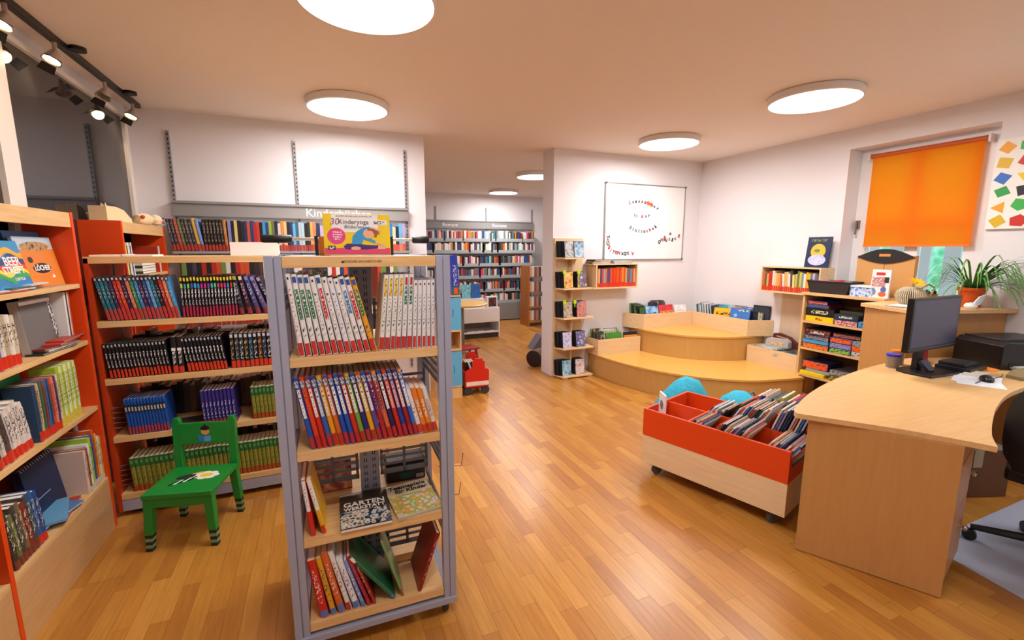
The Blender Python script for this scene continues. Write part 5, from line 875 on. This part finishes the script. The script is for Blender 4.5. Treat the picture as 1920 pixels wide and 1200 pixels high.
MB().prism([dp(0, 0), dp(LP_, 0), dp(LP_, .022), dp(0, .022)], .004, DZ-.026, 0, od).build('side_panel', BEECH_Z, dk)
fd = Vector((math.cos(R(15)), math.sin(R(15)))); nf = Vector((fd.y, -fd.x)); F0 = A_+ud*(LP_-.022)+vd*.0245
def fp_(a, b): p = F0+fd*a-ud*b; return (p.x, p.y)
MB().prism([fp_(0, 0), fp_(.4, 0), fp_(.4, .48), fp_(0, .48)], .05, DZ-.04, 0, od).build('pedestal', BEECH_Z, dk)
def ff_(a, b): p = F0+fd*a+nf*b; return (p.x, p.y)
for (z0, z1) in ((.05, .36), (.365, .605), (.61, .7)):
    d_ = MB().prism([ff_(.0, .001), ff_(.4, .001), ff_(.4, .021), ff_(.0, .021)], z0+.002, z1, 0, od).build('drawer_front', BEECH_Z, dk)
    pk = F0+fd*.3+nf*.021; MB().lathe([(.006, 0), (.006, .012), (.015, .018), (.015, .026), (0, .03)], 16, 0, Matrix.Translation((pk.x-2.4, pk.y-1.3, (z0+z1)/2+.02)) @ Matrix.Rotation(math.atan2(nf.y, nf.x), 4, 'Z') @ Matrix.Rotation(R(90), 4, 'Y')).build('knob', CHROME, d_, smooth=True)
MB().prism([(3.42, 1.80), (4.0, 1.85), (4.0, 1.868), (3.42, 1.818)], .004, DZ-.026, 0, od).build('modesty_panel', BEECH_Z, dk); bx(4.3-2.4, 1.3-1.3, 0, 4.34-2.4, 1.6-1.3, DZ-.026).build('rear_leg', BEECH_Z, dk)
z = DZ+.0006
# monitor
mo = empty('computer_monitor', (3.64, 1.6, z), R(1), 'black flat-screen monitor on a stand, screen switched off', 'monitor'); BZ = P('#121318', .35)
MB().prism(smooth([(-.15, -.1), (.12, -.12), (.15, -.09), (.13, .09), (-.13, .1), (-.15, -.1)], 3)[:-1], 0, .014).build('base', BZ, mo, bev=.003); MB().prism([(-.035, .0), (.035, .0), (.03, .36), (-.03, .36)], 0, .03, 0, Matrix.Translation((-.02, .055, .01)) @ FRONT).build('neck', BZ, mo)
MB().prism([(-.03, 0), (.03, 0), (.045, .08), (-.045, .08)], -.01, .01, 0, Matrix.Translation((0, -.03, .014)) @ Matrix.Rotation(R(-40), 4, 'X') @ FRONT).build('neck_brace', P('#222842', .4), mo)
sn = bx(-.275, -.018, .155, .295, .02, .5).build('screen_housing', BZ, mo, bev=.004); bx(-.2, .02, .2, .2, .05, .45).build('housing_back', BZ, mo, bev=.01)
sg, t_, b_ = mk('dark_screen'); b_.inputs['Base Color'].default_value = lin('#3c3e58'); b_.inputs['Roughness'].default_value = .22; bx(-.257, -.0188, .185, .277, -.018, .482).build('screen', sg, sn); bx(-.275, -.0195, .172, .295, -.018, .176).build('bezel_line', P('#5a6a8a', .3, .5), sn)
# things under and beside it
dr = tag(bx(-.14, -.09, 0, .14, .09, .035).build('disc_drive', P('#17181c', .4), None, (3.96, 1.55, z), R(5), bev=.004), 'flat black device box on the desk beside the monitor', 'device'); tag(bx(-.09, -.07, 0, .09, .07, .02).build('card_reader', P('#24262c', .4), None, (3.94, 1.56, z+.0356), R(2), bev=.003), 'smaller black device stacked on the flat box', 'device')
for k, (c, x, y, h_) in enumerate((('#b8242a', 3.93, 1.74, .16), ('#e8dcd0', 3.96, 1.765, .17))): case((x, y, z), R(10), .17, h_, .02, P(c, .4), P(c, .4), f"{('red', 'cream')[k]} folder standing behind the monitor", 'folder', .1)
def jar(x, y, lid, lab, h_=.075):
    j = empty('jar', (x, y, z), 0, lab, 'jar', 'jars on the desk'); gm, t_, b_ = mk('jar_glass'); b_.inputs['Base Color'].default_value = lin('#b9a79a'); b_.inputs['Roughness'].default_value = .15; b_.inputs['Alpha'].default_value = .55
    MB().lathe([(0, 0), (.036, 0), (.038, .004), (.038, h_), (.034, h_+.004), (.034, h_-.002), (.034, .006), (0, .006)], 24).build('glass', gm, j, smooth=True); MB().lathe([(0, .007), (.032, .007), (.032, h_*.55), (0, h_*.6)], 16).build('contents', art(('#6a2a1e', '#c8a890', '#2a3a6a', '#a84a3a'), 60), j); MB().lathe([(0, h_+.004), (.041, h_+.004), (.041, h_+.018), (0, h_+.02)], 24).build('lid', P(lid, .35), j)
jar(3.60, 1.765, '#2a3fd0', 'small glass jar with blue lid on the desk'); jar(3.72, 1.80, '#ee8a1e', 'small glass jar with orange lid behind the blue-lidded jar', .082)
# papers, mouse
for k, (x, y, rr, w_, h_) in enumerate(((3.70, 1.36, 28, .3, .21), (3.74, 1.38, 18, .297, .21))): tag(bx(-w_/2, -h_/2, 0, w_/2, h_/2, .0012).build('paper_sheet', P('#e9ecf4', .7), None, (x, y, z+.0013*k), R(rr)), f"white paper sheet, {('lower', 'upper')[k]} of two under the computer mouse", 'paper')
o = lying((3.86, 1.43, z+.003), R(5), .15, .09, .012, '#efeade', 'small cream notepad beside the mouse', 'notepad', None, 'notepad'); pm_ = MB().tube([(3.60, 1.33, z+.0065), (3.71, 1.345, z+.0065)], .0035, 8).build('pen', P('#8a8a90', .3, .6)); tag(pm_, 'thin grey pen lying on the white paper', 'pen')
mm = MB().lathe([(0, 0), (.032, 0), (.034, .008), (.03, .022), (.018, .032), (0, .036)], 24).build('computer_mouse', P('#101114', .3), None, (3.74, 1.335, z+.0028), R(30), smooth=True); mm.scale = (1.75, 1, 1); tag(mm, 'black computer mouse on white papers', 'mouse'); tag(MB().tube([(3.80, 1.335, z+.006), (3.95, 1.345, z+.004), (4.04, 1.37, z+.004)], .002, 6).build('cable', BLACK), 'thin black cable behind the mouse', 'cable')
tag(MB().prism([(-.05, -.04), (.08, -.05), (.1, .0), (.02, .05), (-.06, .03)], 0, .004, 0).build('orange_note', P('#ee8a30', .6), None, (4.12, 1.47, z), R(10)), 'orange note card in front of the printer', 'card')
tag(MB().prism([(-.11, 0), (.11, 0), (.1, .035), (.03, .055), (-.06, .05), (-.11, .02)], -.04, .04, 0, FRONT).build('tape_dispenser', P('#8a7a58', .5), None, (4.06, 1.27, z), R(-10)), 'olive brown tape dispenser at the right picture edge', 'tape dispenser')
pr = empty('printer', (4.44, 1.5, z), R(-20), 'black inkjet printer lettered Canon on the desk', 'printer'); PB = P('#0f0f12', .35)
MB().prism([(-.235, 0), (.235, 0), (.235, .15), (.2, .17), (-.2, .185), (-.235, .16)], -.16, .16, 0, FRONT).build('body', PB, pr, bev=.004); bx(-.2, -.1, .172, .19, .13, .2).build('scanner_lid', P('#191a1f', .35), pr, bev=.004)
bx(-.17, -.24, .012, .2, -.16, .022).build('paper_tray', P('#a8a4a0', .4), pr); bx(-.15, -.232, .0225, .17, -.14, .026).build('paper', WHITEP, pr); bx(-.18, -.162, .012, .2, -.1605, .05).build('slot', P('#050506', .5), pr); text('Canon', .03, P('#d8d8dc', .3), pr, TM(.0, -.1618, .085), bold=.0006)
# office chair
oc = empty('office_chair', (3.27, .785, 0), R(-80), 'black swivel office chair tucked at the desk', 'office chair'); CB = P('#0b0a0a', .55)
# local: +y is forward (towards the desk side), back is at -y
bk_ = MB(); nx, nz = 9, 9; vs = []
for i in range(nx):
    for j in range(nz):
        u, v = i/(nx-1)*2-1, j/(nz-1)*2-1; wv = math.sqrt(max(0, 1-abs(v)**3.2))*.235+.0; vs.append((u*wv, -.24-.06*(1-u*u)+.0*v, .72+v*.27))
n_ = len(vs); vs2 = [(x_, y_-.045, z_) for x_, y_, z_ in vs]; fs = []
for i in range(nx-1):
    for j in range(nz-1): a = i*nz+j; fs += [(a, a+1, a+nz+1, a+nz), (n_+a, n_+a+nz, n_+a+nz+1, n_+a+1)]
for j in range(nz-1): fs += [(j, n_+j, n_+j+1, j+1), ((nx-1)*nz+j, (nx-1)*nz+j+1, n_+(nx-1)*nz+j+1, n_+(nx-1)*nz+j)]
for i in range(nx-1): fs += [(i*nz, (i+1)*nz, n_+(i+1)*nz, n_+i*nz), (i*nz+nz-1, n_+i*nz+nz-1, n_+(i+1)*nz+nz-1, (i+1)*nz+nz-1)]
bk_.add(vs+vs2, fs).build('backrest', CB, oc, smooth=True); MB().prism(smooth([(-.22, -.2), (.22, -.2), (.24, .1), (.17, .23), (-.17, .23), (-.24, .1), (-.22, -.2)], 4)[:-1], .43, .5).build('seat', CB, oc, bev=.015)
MB().tube([(0, 0, .1), (0, 0, .43)], .028, 14).build('gas_column', P('#1a1a1c', .3, .5), oc); MB().tube([(0, -.1, .44), (0, -.28, .46), (0, -.31, .6)], .018, 8).build('back_bar', BLACK, oc)
for k in range(5):
    a = R(72*k+48); MB().tube([(0, 0, .12), (.33*math.cos(a), .33*math.sin(a), .075)], [.026, .016], 8).build('base_arm', P('#111113', .5), oc); MB().lathe([(0, -.022), (.026, -.022), (.03, -.014), (.03, .014), (.026, .022), (0, .022)], 16, 0, Matrix.Translation((.33*math.cos(a), .33*math.sin(a), .0305)) @ Matrix.Rotation(a, 4, 'Z') @ Matrix.Rotation(R(90), 4, 'X')).build('castor', P('#0d0d0f', .5), oc)
tag(MB().prism([(2.72, .2), (4.3, .2), (4.3, 1.16), (2.95, 1.16), (2.87, 1.12)], .0006, .0026).build('floor_mat', P('#b9c3dc', .35)), 'pale chair mat by the desk, coloured with bluish window light', 'floor mat')  # bluish window light is put into the mat's base colour
cb = empty('cardboard_box', (3.75, 1.42, .003), R(-20), 'closed brown cardboard box under the desk', 'box'); bx(-.22, -.13, 0, .22, .13, .31).build('carton', P('#6a4224', .8), cb); bx(-.22, -.13, .31, -.001, .13, .314).build('flap', P('#8f8a84', .7), cb); bx(.001, -.13, .31, .22, .13, .314).build('flap', P('#8f8a84', .7), cb); bx(-.03, -.1305, .2, .03, .1305, .3146).build('tape', P('#a89a7a', .4), cb)
# ------------------------------------------------------------------ media bin on castors
P0 = Vector((1.992, 2.378)); P1 = Vector((2.268, 1.517)); uB = (P1-P0).normalized(); LBn = (P1-P0).length; ang = math.atan2(uB.y, uB.x); DB = .585
bn = empty('media_bin', (P0.x, P0.y, 0), ang, 'orange and birch rolling bin full of CDs and picture books', 'book bin')   # local x along front, local y towards the back
z0, zm, z1 = .09, .285, .472
for (a, c, d_, e2) in ((0, 0, LBn, .018), (0, DB-.018, LBn, DB), (0, .018, .018, DB-.018), (LBn-.018, .018, LBn, DB-.018)):
    bx(a, c, z0, d_, e2, zm-.001).build('lower_board', PALE_X if d_-a > .5 else PALE_Y, bn, bev=.001); bx(a, c, zm, d_, e2, z1).build('upper_board', BINORANGE, bn, bev=.001)
bx(.018, .018, z0+.01, LBn-.018, DB-.018, z0+.024).build('bottom_board', PALE_X, bn)
bx(.018, DB/2-.006, .16, LBn-.018, DB/2+.006, z1-.012).build('divider', BINORANGE, bn)
for q in (1, 2):
    for (a, c) in ((.018, DB/2-.006), (DB/2+.006, DB-.018)): bx(LBn*q/3-.006, a, .16, LBn*q/3+.006, c, z1-.012).build('divider', BINORANGE, bn)
bx(.018, .018, .2, LBn-.018, DB-.018, .212).build('false_floor', BINORANGE, bn)
for (x, y) in ((.08, .07), (LBn-.08, .07), (.08, DB-.07), (LBn-.08, DB-.07)):
    MB().lathe([(0, -.014), (.032, -.014), (.037, -.008), (.037, .008), (.032, .014), (0, .014)], 18, 0, Matrix.Translation((x, y, .037)) @ Matrix.Rotation(R(60), 4, 'Z') @ Matrix.Rotation(R(90), 4, 'X')).build('castor', P('#55555a', .5), bn); bx(x-.02, y-.02, .05, x+.02, y+.02, .09).build('castor_fork', P('#3a3a3e', .4, .5), bn)
BIN = Matrix.Translation((P0.x, P0.y, 0)) @ Matrix.Rotation(ang, 4, 'Z')
def binbook(x, y, w_, h_, t_, c, lab, lean, zb=.2125, cat='book', pic=None):
    """plane across local x, leaning towards +x"""
    o = bx(0, -w_/2, 0, t_, w_/2, h_).build('cd_case' if cat == 'CD' else 'picture_book', P(c, .35)); o.matrix_world = BIN @ Matrix.Translation((x, y, zb+t_*math.sin(lean)*0+.001)) @ Matrix.Rotation(lean, 4, 'Y') @ Matrix.Translation((0, 0, t_*math.sin(lean)))
    bx(.0015, -w_/2+.003, h_, t_-.0015, w_/2-.001, h_+.0006).build('page_edge', P(rnd.choice(('#cfcac2', '#8a8a90', '#3a3a40', '#b8946a', c, c)), .6), o)
    bx(-.0006, -w_/2+.002, .002, 0, w_/2-.002, h_-.002).build('cover_picture', pic or art((c, '#e0dcd4', '#3a3a44'), 14, rnd.randint(0, 6)), o); tag(o, lab, cat)
pal = ['#2a3a6a', '#d8d4d0', '#3a3a44', '#b03a30', '#e0c8a0', '#20242c', '#6a5aa0', '#c8ccd4', '#7a5a44', '#2f5fb0', '#e8e4dc', '#8a8a90', '#d87a3a', '#1c1e24', '#a8b0bc', '#c85a5a']
yF, yB = .155, DB-.155
# front row
o = case((BIN @ Vector((.075, .1, .2135))), ang+R(-40), .11, .36, .012, P('#eceaea', .5), P('#efedec', .5), 'white standing card with round dark print in the bin corner', 'card', .0, name='divider_card'); flat(o, 'round_print', ell(0, .28, .032, .032), art(('#3a4a5a', '#8a9aa8', '#1f2a34'), 30), -.0009)
binbook(.13, .1, .13, .235, .006, '#e6d8c4', 'cream card slanting in the bin\'s first compartment', .55, cat='card', pic=P('#ead8c0', .6))
def fill(x0, y, n, w_, h_, lean, where, step=.016, cat='CD', c0=0, dh=0, zb=.2125):
    for k in range(n):
        c = pal[(k*5+c0) % len(pal)]; binbook(x0+step*k, y+rnd.uniform(-.012, .012), w_, jit(h_, .05)+dh*k, .009, c, f'{cname(c)} {cat} case, {ordn(k+1)} from the left {where}' if cat == 'CD' else f'{cname(c)} picture book, {ordn(k+1)} from the left {where}', lean, zb, cat)
fill(.15, yF, 7, .22, .31, .6, 'in the bin\'s front left compartment', .013)
fill(LBn/3+.012, yF, 14, .235, .35, .58, 'in the bin\'s front middle compartment', .0135, c0=3)
fill(LBn*2/3+.012, yF, 15, .235, .34, .58, 'in the bin\'s front right compartment', .0125, c0=7)
fill(.14, yB, 8, .235, .33, .58, 'in the bin\'s back left compartment', .013, c0=2)
fill(LBn/3+.012, yB, 13, .24, .37, .5, 'in the bin\'s back middle compartment', .0145, 'book', 5, .003)
fill(LBn*2/3+.012, yB, 14, .24, .4, .32, 'in the bin\'s back right compartment', .0165, 'book', 1, .002)
# second bin behind, only its tall books show
t = empty('media_bin', BIN @ Vector((LBn*.42, DB+.03, 0)), ang, 'second rolling bin of picture books behind the orange bin', 'book bin'); L2 = .62; D2 = .4
for (a, c, d_, e2) in ((0, 0, L2, .018), (0, D2-.018, L2, D2), (0, .018, .018, D2-.018), (L2-.018, .018, L2, D2-.018)): bx(a, c, .06, d_, e2, .28).build('lower_board', PALE_X, t); bx(a, c, .281, d_, e2, .46).build('upper_board', BINORANGE, t)
bx(.018, .018, .07, L2-.018, D2-.018, .085).build('bottom_board', PALE_X, t)
for x in (.06, L2-.06):
    for y in (.06, D2-.06): MB().lathe([(0, -.012), (.028, -.012), (.03, -.008), (.03, .008), (.028, .012), (0, .012)], 16, 0, Matrix.Translation((x, y, .03)) @ Matrix.Rotation(R(90), 4, 'X')).build('castor', RUBBER, t)
cs = ['#8a7a8a', '#2a3a8a', '#e8e8ec', '#3a5a4a', '#d8d0b0', '#c8c04a', '#8a8a84', '#c02038', '#2a4a8a', '#e0e0e4', '#1f4a44', '#a8a8b0', '#2f5fa0', '#d8d4cc', '#7a6a5a', '#c8d0d0', '#3a3a5a', '#b8a890']
for k, c in enumerate(cs): binbook(LBn*.42+.03+.03*k, DB+.03+D2/2+rnd.uniform(-.03, .03), .24, .44+.012*(k % 3), .014, c, f'{cname(c)} tall picture book, {ordn(k+1)} from the left in the rear bin', .12, .0865)
# turquoise bean bags behind the bin
TQ, t_, b_ = mk('turquoise_fabric'); nz_ = noise(t_, coords(t_, (1, 1, 1)), 9, 4, .6); b_.inputs['Base Color'].default_value = lin('#35b4d4'); b_.inputs['Roughness'].default_value = .8; bump(t_, b_, nz_.outputs[0], .03, .6)
def bag(x, y, rz, sx, sy, sz, lab, tip):
    m = MB().lathe([(0, 0), (.7, 0), (.95, .12), (1, .3), (.9, .55), (.62, .82), (.25, .98), (0, 1)], 28); nv_ = []
    for (a, b2, c) in m.v: nv_.append((a*sx*(1+.06*math.sin(5*math.atan2(b2, a)+c*4)), b2*sy*(1+.05*math.sin(4*math.atan2(b2, a)+2)), c*sz+tip*a*sz*c))
    m.v = nv_; o = m.build('bean_bag', TQ, None, (x, y, .001), rz, smooth=True); tag(o, lab, 'bean bag', 'turquoise bean bags'); MB().tube([(sx*.3, 0, sz*.93), (sx*.42, .03, sz*.99), (sx*.5, .06, sz*.9)], .008, 8).build('carry_loop', P('#1f7a98', .7), o)
bag(2.83, 2.93, R(-30), .25, .17, .43, 'turquoise bean bag with loop standing left behind the bin', .35); bag(3.2, 2.62, R(-50), .22, .17, .37, 'lower turquoise bean bag right behind the bin', 0)
# ------------------------------------------------------------------ far room
fz = [1.717, 1.475, 1.2, .945, .655, .40]; FS = FARY-.26
t = wall_shelving('far_wall_shelving', FARY, [1.2, 2.28, 3.38, 4.46], .3, 2.42, 1.975, 2.14, fz, 'grey steel wall shelving with Romane signs in the far room', .26, [('Romane', 2.4, .1), ('Romane', 3.5, .1)], 0)
bx(0, -.26, .02, 3.26, -.24, .38).build('base_panel', P('#8d8a88', .5), t)
fp = ['#d8d6d2', '#1e2024', '#c8402e', '#5a4a40', '#e8e4dc', '#3a7a7a', '#2a4a8a', '#d88a3a', '#8a2a34', '#a8b4b8', '#e0d8c0', '#28302c', '#c83a7a', '#6a7a8a', '#f0eeea', '#48302a']
for z in fz:
    x = 1.25
    while x < 4.4:
        tt = rnd.uniform(.022, .05); hh = rnd.uniform(.17, .215); m_ = smi(P(rnd.choice(fp), .5))
        if rnd.random() < .93: SB.box(x, FS+.01, z+.0005, x+tt-.0015, FS+.15, z+hh, m_); SB.box(x, FS+.0092, z+.0005, x+tt-.0015, FS+.01, z+.05, smi(P('#a8b4b8', .5)))
        x += tt
wt = empty('display_table', (2.4, 7.6, 0), R(2), 'white low display table with open shelf in the far room', 'table'); WTM = P('#efe8e4', .5)
bx(-.5, -.22, .28, .5, .22, .53).build('top_box', WTM, wt, bev=.003); bx(.48, -.22, 0, .5, .22, .28).build('side_panel', WTM, wt); bx(-.5, -.22, 0, -.48, .22, .28).build('side_panel', WTM, wt); bx(-.48, .2, .05, .48, .22, .28).build('back_panel', P('#9a8a84', .6), wt); bx(-.48, -.22, .09, .48, .2, .11).build('shelf', WTM, wt); bx(-.48, -.2, 0, .48, -.18, .09).build('plinth', P('#3a302c', .6), wt)
for k in range(5): lying((2.05+.17*k, 7.5, .1105), R(5*k-8), .15, .12, .012, ('#d8d4d0', '#3a3436', '#e8e6e2', '#e0dcd8', '#c8c4c8')[k], f'magazine, {ordn(k+1)} from left on the low shelf of the white table', 'magazine', 'magazines in the white table', 'magazine')
for (x, y, w_, h_, side, a, lab) in ((2.2, 7.58, .14, .25, '#20242a', ('#2a2a2e', '#7a7a80', '#d8d4d0'), 'black and white book standing on the white table'), (2.36, 7.55, .16, .24, '#4aa8c0', ('#5ab0c8', '#8ad0d8', '#3a8ab0'), 'light turquoise book standing on the white table'), (2.54, 7.56, .17, .25, '#1f5a9a', ('#1f5a9a', '#2a6ab0', '#184a88'), 'deep blue book standing on the white table')):
    case((x, y+.05, .69), R(4), w_, h_, .02, P(side, .4), art(a, 12), lab, 'book', .1)
bx(-.3, -.1, 0, .3, .12, .155).build('display_riser', WTM, None, (2.36, 7.6, .5315)); tag(bpy.data.objects['display_riser'], 'white riser block carrying books on the display table', 'riser')
o = case((2.79, 7.46, .5315), R(3), .2, .19, .09, P('#efecea', .5), P('#efecea', .5), 'white box with dark portrait picture on the display table', 'box', .0, name='picture_box'); flat(o, 'portrait', rect(-.07, .01, .08, .17), art(('#1a1416', '#3a2428', '#8a4a50'), 10), -.0008)
rt_ = empty('round_table', (1.98, 6.62, 0), 0, 'round yellow-topped table in the far room', 'table'); MB().lathe([(0, .7), (.36, .7), (.4, .712), (.4, .728), (.38, .735), (0, .735)], 48).build('table_top', P('#eec062', .4), rt_); MB().lathe([(.035, .02), (.03, .7)], 16).build('pedestal', GREYM, rt_); MB().lathe([(0, 0), (.24, 0), (.24, .012), (.04, .03), (0, .03)], 32).build('foot_plate', GREYM, rt_)
bs = empty('book_stand', (4.02, 8.35, 0), R(0), 'wooden angled book stand with novels at the far room\'s right', 'book stand'); WD = grain('stand_wood', '#9a5a24', '#b87434', 'Z')
bx(-.2, -.2, 0, -.17, .2, 1.22).build('side_panel', WD, bs); bx(.28, -.2, 0, .31, .2, 1.22).build('side_panel', WD, bs)
STF[0] = True
for k, z_ in enumerate((.1, .38, .68, .98)):
    bx(-.17, -.2, z_, .28, .2, z_+.02).build('shelf', WD, bs)
    row(Fr((3.86, 8.17, z_+.0205), 0), .0, [(.05, .2, .14, S(c), None) for c in ('#d8a888', '#e8dcd0', '#7a5a5a', '#c87a5a', '#3a4a5a', '#e0e0dc', '#a83a2a', '#d8c8b0')], f'on the wooden stand\'s {ordn(k+1)} shelf from the floor', 0)
STF[0] = False
tag(MB().box(0, -.2, 0, .16, .2, .36).box(.0, -.202, .27, .16, -.2, .35).build('wall_speaker', P('#77757a', .5), None, (4.5, 8.6, 1.6)), 'dark grey box fixed high in the far room corner', 'speaker'); tag(bx(-.2, -.1, 0, .2, .1, 1.45).build('grey_cabinet', P('#8a888a', .5), None, (4.7, 8.95, .0)), 'grey panel cabinet beneath the far corner box', 'cabinet')
dm = empty('drum', (2.55, 5.27, .112), R(0), 'brown drum with black head lying beside the partition end', 'drum'); MD_ = Matrix.Rotation(R(35), 4, 'Z') @ Matrix.Rotation(R(90), 4, 'Y')
MB().lathe([(.1, 0), (.108, .01), (.108, .2), (.1, .21), (0, .21)], 28, 0, MD_).build('shell', grain('drum_wood', '#6a4430', '#8a5c44', 'Z'), dm); MB().lathe([(0, -.004), (.1, -.004), (.111, .0), (.111, .014), (.1, .014)], 28, 0, MD_).build('head', P('#1d1512', .5), dm)
tag(MB().prism([(-.1, 0), (.12, 0), (.12, .22), (.06, .22)], -.1, .1, 0, FRONT).build('floor_cushion', P('#6a6470', .9), None, (3.08, 6.3, .001), R(0)), 'grey wedge cushion on the floor beyond the partition', 'cushion')
o = SB.build('assorted_books', SBM); tag(o, 'small and distant books filling the far shelves and wall boxes', 'books', None, 'stuff')
for o in bpy.data.objects:
    if 'label' in o and len(o['label'].split()) > 16: print('LONG', o['label'])
print('BOOKS', NB[0], 'OBJECTS', len(bpy.data.objects))
